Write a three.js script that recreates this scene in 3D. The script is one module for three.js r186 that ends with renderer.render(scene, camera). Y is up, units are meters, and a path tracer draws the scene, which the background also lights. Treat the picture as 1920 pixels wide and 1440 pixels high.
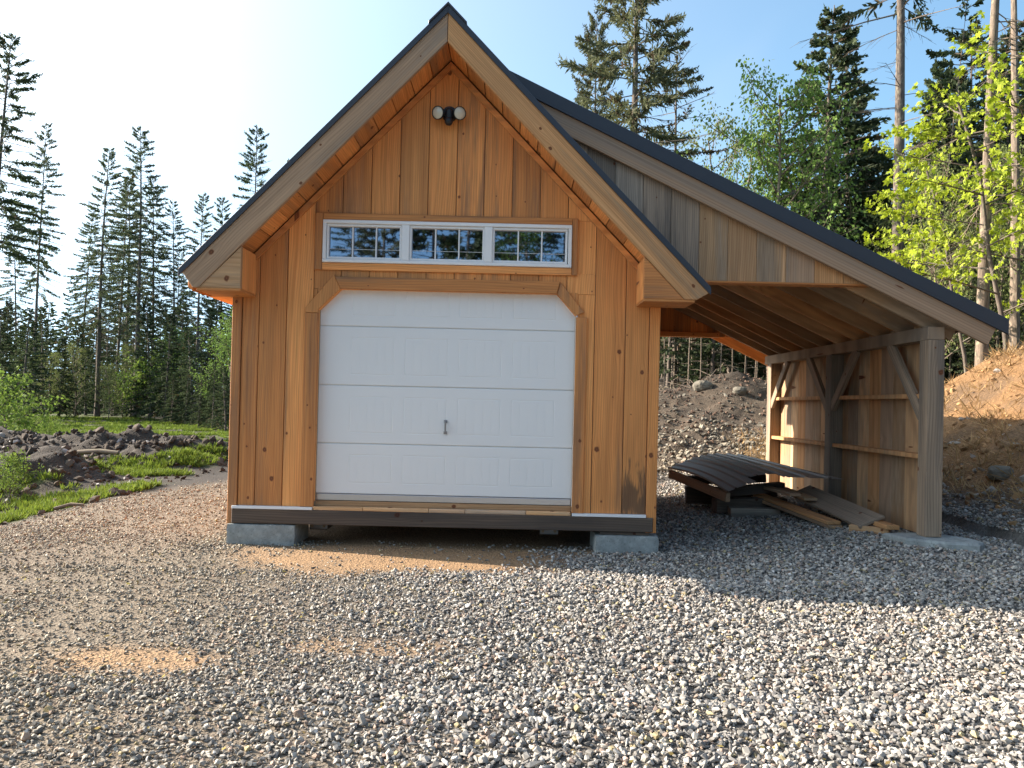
import * as THREE from 'three';
import { mergeGeometries } from 'three/addons/utils/BufferGeometryUtils.js';
import { ConvexGeometry } from 'three/addons/geometries/ConvexGeometry.js';

// ---------------------------------------------------------------- camera, sky, sun, exposure
const scene = new THREE.Scene();
const camera = new THREE.PerspectiveCamera(54.43, 1024 / 768, 0.1, 900);
camera.position.set(0, 1.25, 6.4);
camera.rotation.order = 'YXZ';
camera.rotation.set(THREE.MathUtils.degToRad(0.6), 0, THREE.MathUtils.degToRad(1.35));
camera.setViewOffset(1024, 768, 0, -11.7, 1024, 768);
scene.add(camera);

const renderer = new THREE.WebGLRenderer({ antialias: true });
renderer.setSize(1024, 768);
renderer.toneMapping = THREE.LinearToneMapping;
renderer.toneMappingExposure = 2.9;
renderer.shadowMap.enabled = true;

const SUN = new THREE.Vector3(-1.9, 1, -0.5).normalize();
const sun = new THREE.DirectionalLight(0xfff0de, 5);
sun.position.copy(SUN).multiplyScalar(80);
sun.castShadow = true;
sun.shadow.mapSize.set(2048, 2048);
Object.assign(sun.shadow.camera, { left: -30, right: 30, top: 30, bottom: -30, near: 1, far: 200 });
scene.add(sun);

const sat = (x) => Math.min(1, Math.max(0, x));
const sst = (a, b, x) => { const t = sat((x - a) / (b - a)); return t * t * (3 - 2 * t); };
const mix = (a, b, t) => a + (b - a) * t;
function rng(seed) { let s = seed >>> 0; return () => { s = (s + 0x6d2b79f5) >>> 0; let t = s; t = Math.imul(t ^ (t >>> 15), t | 1); t ^= t + Math.imul(t ^ (t >>> 7), t | 61); return ((t ^ (t >>> 14)) >>> 0) / 4294967296; }; }
function hash(ix, iy) { let h = (Math.imul(ix, 374761393) + Math.imul(iy, 668265263)) | 0; h = Math.imul(h ^ (h >>> 13), 1274126177); return ((h ^ (h >>> 16)) >>> 0) / 4294967296; }
function vn(x, y) { const ix = Math.floor(x), iy = Math.floor(y), fx = x - ix, fy = y - iy, u = fx * fx * (3 - 2 * fx), v = fy * fy * (3 - 2 * fy); const a = hash(ix, iy), b = hash(ix + 1, iy), c = hash(ix, iy + 1), d = hash(ix + 1, iy + 1); return a + (b - a) * u + (c - a) * v + (a - b - c + d) * u * v; }
function fbm(x, y, o = 4) { let s = 0, a = 0.5, t = 0; for (let i = 0; i < o; i++) { s += a * vn(x, y); t += a; x = x * 2.03 + 17.1; y = y * 2.03 - 9.7; a *= 0.5; } return s / t; }

{ // clear evening-side sky: pale round the sun, blue away from it, thin high cloud
  const W = 1024, H = 512, d = new Float32Array(W * H * 4);
  for (let j = 0; j < H; j++) for (let i = 0; i < W; i++) {
    const el = ((j + 0.5) / H - 0.5) * Math.PI, az = ((i + 0.5) / W - 0.5) * 2 * Math.PI;
    const x = Math.cos(el) * Math.cos(az), y = Math.sin(el), z = Math.cos(el) * Math.sin(az);
    const g = Math.acos(Math.min(1, Math.max(-1, x * SUN.x + y * SUN.y + z * SUN.z))) * 57.3;
    const up = Math.max(0, y), hz = Math.exp(-up * 2.5);
    let r = mix(0.015, 0.58, hz), gg = mix(0.11, 1.13, hz), b = mix(0.36, 1.58, hz);
    const gl = 8.0 * Math.exp(-g / 20) + 1.6 * Math.exp(-g / 9);
    r += gl; gg += gl; b += gl * 0.96;
    const den = 1 / (up + 0.18), cx = x * den, cz = z * den;
    let c = sst(0.52, 0.85, fbm(cx * 0.8 + 3, cz * 2.4 + 7, 5)) * 0.5 + sst(0.6, 0.8, fbm(cx * 2.2 + 9, cz * 0.9, 5)) * 0.2;
    c *= sst(0, 0.12, up);
    const cl = 0.85 + gl * 1.1;
    r = mix(r, cl, c * 0.38); gg = mix(gg, cl * 1.03, c * 0.38); b = mix(b, cl * 1.1, c * 0.38);
    if (y < 0) { const k = sst(0, -0.15, y); r = mix(r, 0.24, k); gg = mix(gg, 0.22, k); b = mix(b, 0.18, k); }
    const o = (j * W + i) * 4; const ks = 0.375; d[o] = r * ks; d[o + 1] = gg * ks; d[o + 2] = b * ks; d[o + 3] = 1;
  }
  const t = new THREE.DataTexture(d, W, H, THREE.RGBAFormat, THREE.FloatType);
  t.mapping = THREE.EquirectangularReflectionMapping; t.magFilter = THREE.LinearFilter; t.minFilter = THREE.LinearFilter; t.needsUpdate = true;
  scene.background = t; scene.environment = t;
}

// ---------------------------------------------------------------- helpers
const taken = {};
function numbered(n) { const k = taken[n] = (taken[n] ?? -1) + 1; return k ? n + '_' + String(k).padStart(3, '0') : n; }
function tag(o, label, category, group) { o.userData.label = label; o.userData.category = category; if (group) o.userData.group = group; return o; }
function structure(o) { o.userData.kind = 'structure'; return o; }
function stuff(o) { o.userData.kind = 'stuff'; return o; }
function add(o, name) { o.name = numbered(name); scene.add(o); return o; }
function thing(name, label, category, pos, group) { const g = new THREE.Group(); g.position.set(...pos); add(g, name); return tag(g, label, category, group); }
function shadowed(m) { m.castShadow = true; m.receiveShadow = true; return m; }
const V = (x, y, z) => new THREE.Vector3(x, y, z);
// geometry in world metres becomes a child of parent
function part(parent, geo, mat, name) {
  let p = parent, ox = 0, oy = 0, oz = 0;
  while (p) { ox += p.position.x; oy += p.position.y; oz += p.position.z; p = p.parent === scene ? null : p.parent; }
  geo.translate(-ox, -oy, -oz);
  const m = shadowed(new THREE.Mesh(geo, mat)); m.name = name; parent.add(m); return m;
}
function solo(geo, mat, name, label, category, group, base) {
  const m = shadowed(new THREE.Mesh(geo, mat));
  if (base) { geo.translate(-base[0], -base[1], -base[2]); m.position.set(...base); }
  add(m, name); return tag(m, label, category, group);
}
function flat(pos, uv, col) {
  const g = new THREE.BufferGeometry();
  g.setAttribute('position', new THREE.Float32BufferAttribute(pos, 3));
  if (uv) g.setAttribute('uv', new THREE.Float32BufferAttribute(uv, 2));
  if (col) g.setAttribute('color', new THREE.Float32BufferAttribute(col, 3));
  g.computeVertexNormals(); return g;
}
// convex polygon [[a,b]...] (counterclockwise) from c0 to c1, bevelled on both faces; map(a,b,c) -> [x,y,z]
function prism(poly, c0, c1, o = {}) {
  const bev = o.bevel ?? 0.004, map = o.map || ((a, b, c) => [a, b, c]), n = poly.length;
  const inset = poly.map((p, i) => {
    const q = poly[(i + n - 1) % n], r = poly[(i + 1) % n];
    let e1 = [p[0] - q[0], p[1] - q[1]], e2 = [r[0] - p[0], r[1] - p[1]];
    const l1 = Math.hypot(...e1) || 1, l2 = Math.hypot(...e2) || 1;
    const n1 = [-e1[1] / l1, e1[0] / l1], n2 = [-e2[1] / l2, e2[0] / l2];
    const k = 1 + n1[0] * n2[0] + n1[1] * n2[1];
    return [p[0] + (n1[0] + n2[0]) / Math.max(k, 0.3) * bev, p[1] + (n1[1] + n2[1]) / Math.max(k, 0.3) * bev];
  });
  const strip = o.strip ?? 0, N = o.strips ?? 16, len = o.len ?? 4, wide = (i) => Math.max(...poly.map((p) => p[i])) - Math.min(...poly.map((p) => p[i])), wd = Math.max(o.width ?? 0.25, wide(o.grain === 'a' ? 1 : 0) * 1.02 + (c1 - c0) * 0.9);
  let a0 = Infinity, b0 = Infinity; for (const p of poly) { a0 = Math.min(a0, p[0]); b0 = Math.min(b0, p[1]); }
  const off = o.off ?? 0;
  const uvf = (a, b, c) => {
    let s = o.grain === 'a' ? (b - b0) : (a - a0), t = o.grain === 'a' ? (a - a0) : (b - b0);
    s = s + (c - c1) * 0.9; s = ((s / wd) % 1 + 1) % 1; if (s > 0.985) s = 0.985;
    return [(strip + 0.015 + 0.97 * s) / N, (t + off) / len];
  };
  const P = [], U = [];
  const tri = (...v) => { for (const [a, b, c] of v) { P.push(...map(a, b, c)); U.push(...uvf(a, b, c)); } };
  const f = inset.map((p) => [p[0], p[1], c1]), fe = poly.map((p) => [p[0], p[1], c1 - bev]), be = poly.map((p) => [p[0], p[1], c0 + bev]), bk = inset.map((p) => [p[0], p[1], c0]);
  for (let i = 1; i < n - 1; i++) { tri(f[0], f[i], f[i + 1]); tri(bk[0], bk[i + 1], bk[i]); }
  for (let i = 0; i < n; i++) { const j = (i + 1) % n; for (const [A, B] of [[fe, f], [be, fe], [bk, be]]) { tri(A[i], A[j], B[j]); tri(A[i], B[j], B[i]); } }
  return flat(P, U);
}
const rect = (x0, y0, x1, y1) => [[x0, y0], [x1, y0], [x1, y1], [x0, y1]];
const box = (x0, y0, z0, x1, y1, z1, o) => prism(rect(x0, y0, x1, y1), z0, z1, o);
// timber from A to B: w across, h thick along "up"
function beam(A, B, w, h, up, o = {}) {
  const d = B.clone().sub(A), L = d.length(); d.normalize();
  const s = V().crossVectors(d, up).normalize(), u = V().crossVectors(s, d).normalize();
  return prism(rect(-w / 2, 0, w / 2, L), -h / 2, h / 2, { ...o, map: (a, b, c) => [A.x + s.x * a + d.x * b + u.x * c, A.y + s.y * a + d.y * b + u.y * c, A.z + s.z * a + d.z * b + u.z * c] });
}
function clip(poly, a, b, c) { // keep a*x + b*y <= c
  const out = [];
  poly.forEach((p, i) => { const q = poly[(i + 1) % poly.length], dp = a * p[0] + b * p[1] - c, dq = a * q[0] + b * q[1] - c; if (dp <= 0) out.push(p); if ((dp < 0 && dq > 0) || (dp > 0 && dq < 0)) { const t = dp / (dp - dq); out.push([p[0] + (q[0] - p[0]) * t, p[1] + (q[1] - p[1]) * t]); } });
  return out;
}

// ---------------------------------------------------------------- textures and materials
function dataTex(w, h, fill, srgb = true) {
  const d = new Uint8Array(w * h * 4);
  for (let j = 0; j < h; j++) for (let i = 0; i < w; i++) { const c = fill(i, j), o = (j * w + i) * 4; d[o] = sat(c[0] / 255) * 255; d[o + 1] = sat(c[1] / 255) * 255; d[o + 2] = sat(c[2] / 255) * 255; d[o + 3] = 255; }
  const t = new THREE.DataTexture(d, w, h); t.magFilter = t.minFilter = THREE.LinearFilter; t.wrapS = t.wrapT = THREE.RepeatWrapping; if (srgb) t.colorSpace = THREE.SRGBColorSpace; t.needsUpdate = true; return t;
}
// sixteen board faces side by side, each 0.25 m wide and 4 m long
function woodTex(seed, kinds) {
  const SW = 112, Hh = 1536, R = rng(seed), st = [];
  for (let k = 0; k < 16; k++) {
    const q = kinds[k % kinds.length], kn = [];
    const n = q.knots ?? 8; for (let i = 0; i < n; i++) kn.push([(R() - 0.5) * 0.23, (i + R()) * 4 / n, 0.005 + 0.013 * R() * R() + (R() < 0.18 ? 0.009 : 0), R()]);
    st.push({ ...q, kn, c: (R() < 0.5 ? -1 : 1) * (0.04 + 0.12 * R()), f: 40 + 34 * R(), tone: (q.tone ?? 1) * (0.84 + 0.25 * R()), sx: R() * 90 });
  }
  return dataTex(SW * 16, Hh, (i, j) => {
    const k = Math.floor(i / SW), s = st[k], x = ((i % SW) / SW - 0.5) * 0.25, y = j / Hh * 4;
    let wx = x, knot = 0, ring = 0;
    for (const [kx, ky, r, q] of s.kn) {
      const dx = x - kx, dy = (y - ky) * 0.75; if (Math.abs(dy) > r * 9) continue;
      const d2 = dx * dx + dy * dy * 0.35, w = Math.exp(-d2 / (r * r * 7)); wx -= dx * w * 0.8;
      const d = Math.sqrt(dx * dx + dy * dy) * (0.85 + 0.3 * vn(q * 50 + Math.atan2(dy, dx) * 1.5, q * 9)) / r; if (d < 1.25) { knot = Math.max(knot, 1 - sst(0.75, 1.2, d)); ring = 0.5 + 0.5 * Math.sin(d * 9); }
    }
    const warp = (fbm(y * 0.7 + s.sx, s.sx, 3) - 0.5) * 0.09 + (vn(x * 30 + s.sx, y * 2.2) - 0.5) * 0.012;
    const q = Math.sqrt((wx - s.c + warp) ** 2 + 0.0001 + 0.0002 * y) * s.f;
    const late = Math.pow(0.5 + 0.5 * Math.sin(q * 6.283), 2.5);
    const fine = vn(x * 800 + s.sx * 7, y * 9 + k * 31), mid = fbm(x * 60 + s.sx, y * 1.3 + k * 13, 3), low = fbm(x * 9 + s.sx * 3, y * 0.8 + k * 7, 4);
    const a = sat(0.42 * late + 0.24 * (fine - 0.3) + 0.55 * (mid - 0.35) + 0.35 * (low - 0.4));
    const c = [0, 1, 2].map((m) => mix(s.base[m], s.dark[m], a) * s.tone);
    if (s.grey) { // blue stain and weathering in streaks
      const g = sst(0.62 - 0.25 * s.grey, 0.95 - 0.25 * s.grey, fbm(x * 13 + s.sx * 2, y * 0.75 + k * 11, 4) + 0.22 * (fine - 0.5) + 0.18 * sst(0.075, 0.122, Math.abs(x)) * vn(y * 1.7, k * 3.3));
      for (let m = 0; m < 3; m++) c[m] = mix(c[m], s.gcol[m] * (0.8 + 0.4 * fine), g * (s.gmax ?? 0.75));
    }
    if (k === 15 && y < 0.75) { const g = sst(0.42, 0.78, fbm(x * 46 + 5, y * 7, 5) + 0.34 * sst(0.42, 0.02, y) + 0.25 * (fine - 0.5) - 0.30 * sst(0.2, 0.7, y)); for (let m = 0; m < 3; m++) c[m] = mix(c[m], [62, 50, 42][m], g * 0.62); }
    { const mo = fbm(x * 30 + s.sx, y * 2.2 + k * 5, 4) - 0.5, hair = vn(x * 520 + s.sx, y * 3.1 + k) - 0.5; for (let m = 0; m < 3; m++) c[m] *= 1 + 0.16 * mo + 0.12 * hair; }
    if (knot) for (let m = 0; m < 3; m++) c[m] = mix(c[m], [92, 48, 24][m] * (0.75 + 0.5 * ring), knot * 0.8);
    return c;
  });
}
const std = (o) => new THREE.MeshStandardMaterial(o);
const honeyTex = woodTex(11, [
  { base: [222, 155, 90], dark: [184, 116, 62], grey: 0.30, gcol: [138, 98, 66] },
  { base: [214, 147, 84], dark: [176, 108, 57], grey: 0.58, gcol: [120, 92, 70], knots: 9 },
  { base: [224, 160, 95], dark: [188, 120, 66], grey: 0.22, gcol: [142, 102, 72] },
  { base: [218, 151, 87], dark: [180, 112, 60], grey: 0.42, gcol: [126, 94, 70], knots: 10 },
  { base: [220, 152, 87], dark: [182, 113, 60], grey: 0.36, gcol: [130, 96, 70] },
]);
const greyTex = woodTex(23, [
  { base: [158, 146, 130], dark: [108, 99, 89], grey: 0.8, gcol: [98, 92, 86] },
  { base: [160, 142, 122], dark: [106, 94, 82], grey: 0.7, gcol: [92, 86, 80] },
  { base: [204, 166, 124], dark: [158, 122, 86], grey: 0.75, gcol: [142, 126, 108] },
  { base: [196, 156, 114], dark: [148, 111, 78], grey: 0.8, gcol: [130, 116, 100] },
  { base: [208, 166, 122], dark: [168, 124, 84], grey: 0.6, gcol: [150, 130, 108] },
  { base: [194, 160, 128], dark: [152, 122, 96], grey: 0.9, gcol: [138, 124, 110] },
  { base: [206, 156, 106], dark: [160, 112, 70], grey: 0.5, gcol: [140, 118, 94] },
  { base: [142, 126, 108], dark: [98, 86, 74], grey: 0.8, gcol: [102, 94, 86] },
]);
const MAT = {
  honey: std({ map: honeyTex, roughness: 0.72, color: new THREE.Color().setRGB(1.13, 1.09, 1.05) }),
  grey: std({ map: greyTex, roughness: 0.88 }),
  darkbeam: std({ map: greyTex, roughness: 0.9, color: new THREE.Color().setRGB(0.43, 0.41, 0.42) }),
  roof: std({ color: new THREE.Color().setRGB(0.030, 0.034, 0.046), roughness: 0.42, metalness: 0.0 }),
  sheet: std({ color: new THREE.Color().setRGB(0.22, 0.215, 0.2), roughness: 0.42, metalness: 0.25 }),
  white: std({ color: new THREE.Color().setRGB(0.80, 0.80, 0.80), roughness: 0.4 }),
  door: std({ color: new THREE.Color().setRGB(0.78, 0.78, 0.77), roughness: 0.48 }),
  post: std({ map: greyTex, roughness: 0.92, color: new THREE.Color().setRGB(1.2, 1.14, 1.08) }),
  pale: std({ map: greyTex, roughness: 0.85, color: new THREE.Color().setRGB(1.6, 1.58, 1.52) }),
  alu: std({ color: new THREE.Color().setRGB(0.55, 0.57, 0.6), roughness: 0.35, metalness: 0.9 }),
  black: std({ color: new THREE.Color().setRGB(0.018, 0.018, 0.022), roughness: 0.5 }),
  steel: std({ color: new THREE.Color().setRGB(0.35, 0.35, 0.36), roughness: 0.4, metalness: 0.9 }),
  under: std({ color: new THREE.Color().setRGB(0.36, 0.27, 0.18), roughness: 0.95 }),
  glass: std({ color: new THREE.Color().setRGB(0.23, 0.265, 0.34), roughness: 0.02, metalness: 1 }),
  lens: new THREE.MeshPhysicalMaterial({ color: new THREE.Color().setRGB(0.62, 0.6, 0.5), roughness: 0.18, clearcoat: 1 }),
};
const R0 = rng(5);
const W16 = () => Math.floor(R0() * 16);
const wood = (o = {}) => ({ strip: W16(), off: R0() * 0.9, ...o });

// ---------------------------------------------------------------- terrain
function hillU(x, z) { // how far into the cut bank (metres)
  const a = x - 4.15 - 0.28 * Math.max(0, z + 0.5) - 0.15 * (vn(z * 0.8, 3.1) - 0.5), b = -(z + 5.3) - 7 * Math.max(0, 1.4 - x);
  const k = 0.7; const m = Math.max(a, b), n = Math.min(a, b); return m + k * Math.log(1 + Math.exp((n - m) / k)) * 0.6 - 0.2;
}
const HEAPS = [[-7.4, -7.4, 0.9, 0.66, 1.9], [-9.3, -8.4, 0.8, 0.5, 1.6], [-6.9, -4.4, 0.85, 0.5, 1.25], [-8.3, -5.4, 0.95, 0.55, 1.4], [-6.2, -6.3, 0.6, 0.36, 1.6], [-10.9, -9.5, 0.9, 0.5, 1.4], [-4.9, -8.5, 0.55, 0.22, 1.9], [-5.4, -7.4, 0.4, 0.2, 2.4], [-8.6, -11.5, 0.6, 0.28, 2.6], [-6.4, -10.4, 0.5, 0.22, 2.6]];
function heaps(x, z) { // heaps of dug soil at the edge of the cleared field
  let h = 0; for (const [cx, cz, r, a, e] of HEAPS) { const dx = (x - cx) / e, dz = z - cz, d2 = (dx * dx + dz * dz) / (r * r); if (d2 < 6) h += a * Math.exp(-d2) * (0.6 + 0.55 * vn(x * 2.3, z * 2.3) + 0.3 * vn(x * 5.7, z * 5.7)); } return h;
}
function height(x, z) {
  let h = 0;
  h += -0.035 * Math.max(0, z - 1.5) + 0.14 * sst(1.6, 3.6, x) * sst(3.2, -0.4, z) + 0.03 * (fbm(x * 0.9, z * 0.9, 3) - 0.5);
  h -= 0.22 * sst(-4.4, -6.2, x - 0.18 * (z + 2)) * sst(8, 2, z);
  const u = hillU(x, z);
  if (u > 0) {
    const back = sst(3.2, 5.2, x + 0.35 * (z + 5)); // steeper on the right than behind
    const right = sst(-5.6, -4.4, z) , st = mix(5.6, 3.0, right);
    const top = mix(1.35, 2.05, right);
    h += top * sst(-0.15, 1, u / st * 0.95) + 0.09 * Math.max(0, u - st) + 0.10 * (fbm(x * 1.7, z * 1.7, 4) - 0.5) * sst(0, 0.6, u) + 0.0 * back;
    const dx = x - 5.3, dz = z + 11.2; h += 0.55 * Math.exp(-(dx * dx + dz * dz * 0.7) / 1.3) + (0.24 * (fbm(x * 1.6, z * 1.6, 5) - 0.5) + 0.10 * (fbm(x * 7, z * 7, 3) - 0.5)) * sst(0.4, 1.8, u) * sst(-5, -7, z);
  }
  if (x < -4) h += heaps(x, z) + 0.22 * (fbm(x * 0.6 + 4, z * 0.6, 4) - 0.45) * sst(-5.2, -7, x);
  const far = Math.hypot(x, z - 6); h += 0.6 * (fbm(x * 0.05, z * 0.05, 3) - 0.5) * sst(25, 50, far);
  return h;
}
const sandAt = (x, z) => Math.max(
  0.85 * sst(0.25, -0.15, z) * sst(-1.95, -1.6, x) * sst(0.75, 0.4, x),
  sst(1.15, 0.55, Math.hypot((x + 0.72) / 1.6, (z - 0.32) / 0.82) + 0.7 * (fbm(x * 3, z * 3, 3) - 0.5)),
  sst(1.2, 0.4, Math.hypot((x + 1.85) / 0.5, (z - 2.75) / 0.2) + 0.9 * (fbm(x * 5 + 4, z * 5, 3) - 0.5)) * 0.9,
  sst(1.2, 0.5, Math.hypot((x + 0.6) / 0.7, (z - 2.5) / 0.14) + 1.1 * (fbm(x * 4 + 8, z * 4, 3) - 0.5)) * 0.5);
function gravelMask(x, z) {
  const e = 0.35 * (fbm(x * 1.3, z * 1.3, 3) - 0.5);
  const left = sst(-5.25, -4.75, x - 0.22 * Math.max(-4.6, Math.min(0, z + 1.2)) * -1 + e);
  const hill = sst(0.55, 0.1, hillU(x, z) + e * 0.6);
  return left * hill * sst(-6.6, -5.8, z + e);
}
const C3 = (r, g, b) => [r, g, b];
function groundColour(x, z) {
  const n = fbm(x * 1.1, z * 1.1, 4), n2 = fbm(x * 4 + 9, z * 4, 3);
  const u = hillU(x, z), g = gravelMask(x, z);
  let c = C3(0.045 + 0.05 * n2, 0.036 + 0.04 * n2, 0.028 + 0.03 * n2); // soil
  const green = sst(0.44, 0.50, fbm(x * 0.42 + 2, z * 1.25 + 5, 4) + 0.03 * sst(-9, -14, z)) * sst(-4.8, -5.4, x) * sst(0.42, 0.24, heaps(x, z));
  const verge = sst(0.42, 0.25, Math.abs(x + 5.66 + 0.2 * (z + 1))) * sst(-4.4, -3.4, z) * (x < -4 ? 1 : 0);
  const gg = Math.max(green, verge) * sst(0.32, 0.5, n2 + 0.1);
  c = [mix(c[0], 0.13, gg), mix(c[1], 0.17, gg), mix(c[2], 0.03, gg)];
  if (u > -0.2) { // cut bank: ochre subsoil
    const t = sst(-0.1, 0.5, u), o = [0.36 + 0.12 * (n2 - 0.5), 0.205 + 0.08 * (n2 - 0.5), 0.09 + 0.05 * (n2 - 0.5)];
    const k = sst(0.5, 0.65, fbm(x * 2.1, z * 2.1, 4)); for (let m = 0; m < 3; m++) o[m] = mix(o[m], [0.16, 0.11, 0.07][m], k * 0.6);
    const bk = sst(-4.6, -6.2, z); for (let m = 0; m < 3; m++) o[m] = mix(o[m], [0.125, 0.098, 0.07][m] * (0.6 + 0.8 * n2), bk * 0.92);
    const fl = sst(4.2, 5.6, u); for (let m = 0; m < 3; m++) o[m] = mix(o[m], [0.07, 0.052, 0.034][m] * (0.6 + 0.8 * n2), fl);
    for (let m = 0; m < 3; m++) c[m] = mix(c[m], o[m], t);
  }
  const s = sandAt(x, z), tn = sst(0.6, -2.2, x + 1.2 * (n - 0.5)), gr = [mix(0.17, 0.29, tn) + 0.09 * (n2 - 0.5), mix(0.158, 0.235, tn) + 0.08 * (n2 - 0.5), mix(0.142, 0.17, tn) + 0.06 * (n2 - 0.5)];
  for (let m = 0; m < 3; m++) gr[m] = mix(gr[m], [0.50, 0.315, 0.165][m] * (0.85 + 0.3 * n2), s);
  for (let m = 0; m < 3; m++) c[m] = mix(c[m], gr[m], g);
  return c;
}
{
  const axis = (fine0, fine1, step, lo, hi) => { const a = []; for (let v = fine0; v <= fine1 + 1e-6; v += step) a.push(v); let s = step, v = fine1; while (v < hi) { s *= 1.13; v += s; a.push(v); } s = step; v = fine0; while (v > lo) { s *= 1.13; v -= s; a.unshift(v); } return a; };
  const xs = axis(-7, 8, 0.085, -420, 420), zs = axis(-13, 6, 0.085, -420, 420), P = [], U = [], Cc = [], I = [];
  for (const z of zs) for (const x of xs) { P.push(x, height(x, z), z); U.push(x, z); Cc.push(...groundColour(x, z)); }
  const nx = xs.length; for (let j = 0; j < zs.length - 1; j++) for (let i = 0; i < nx - 1; i++) { const a = j * nx + i, b = a + 1, c = a + nx, d = c + 1; I.push(a, c, b, b, c, d); }
  const g = new THREE.BufferGeometry(); g.setAttribute('position', new THREE.Float32BufferAttribute(P, 3)); g.setAttribute('uv', new THREE.Float32BufferAttribute(U, 2)); g.setAttribute('color', new THREE.Float32BufferAttribute(Cc, 3)); g.setIndex(I); g.computeVertexNormals();
  const tx = dataTex(512, 512, (i, j) => { const wrap = (f) => { const a = i / 512, b = j / 512; return f(a, b) * (1 - a) * (1 - b) + f(a - 1, b) * a * (1 - b) + f(a, b - 1) * (1 - a) * b + f(a - 1, b - 1) * a * b; }; const n = wrap((a, b) => fbm(a * 90 + 300, b * 90 + 300, 4)), v = 255 * (0.78 + 0.44 * (n - 0.5) * 1.6); return [v, v * 0.99, v * 0.97]; });
  const m = shadowed(new THREE.Mesh(g, std({ map: tx, vertexColors: true, roughness: 0.97, bumpMap: tx, bumpScale: 0.02 })));
  structure(add(m, 'ground')); m.userData.label = 'gravel yard, dug soil field and cut bank';
}

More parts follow.
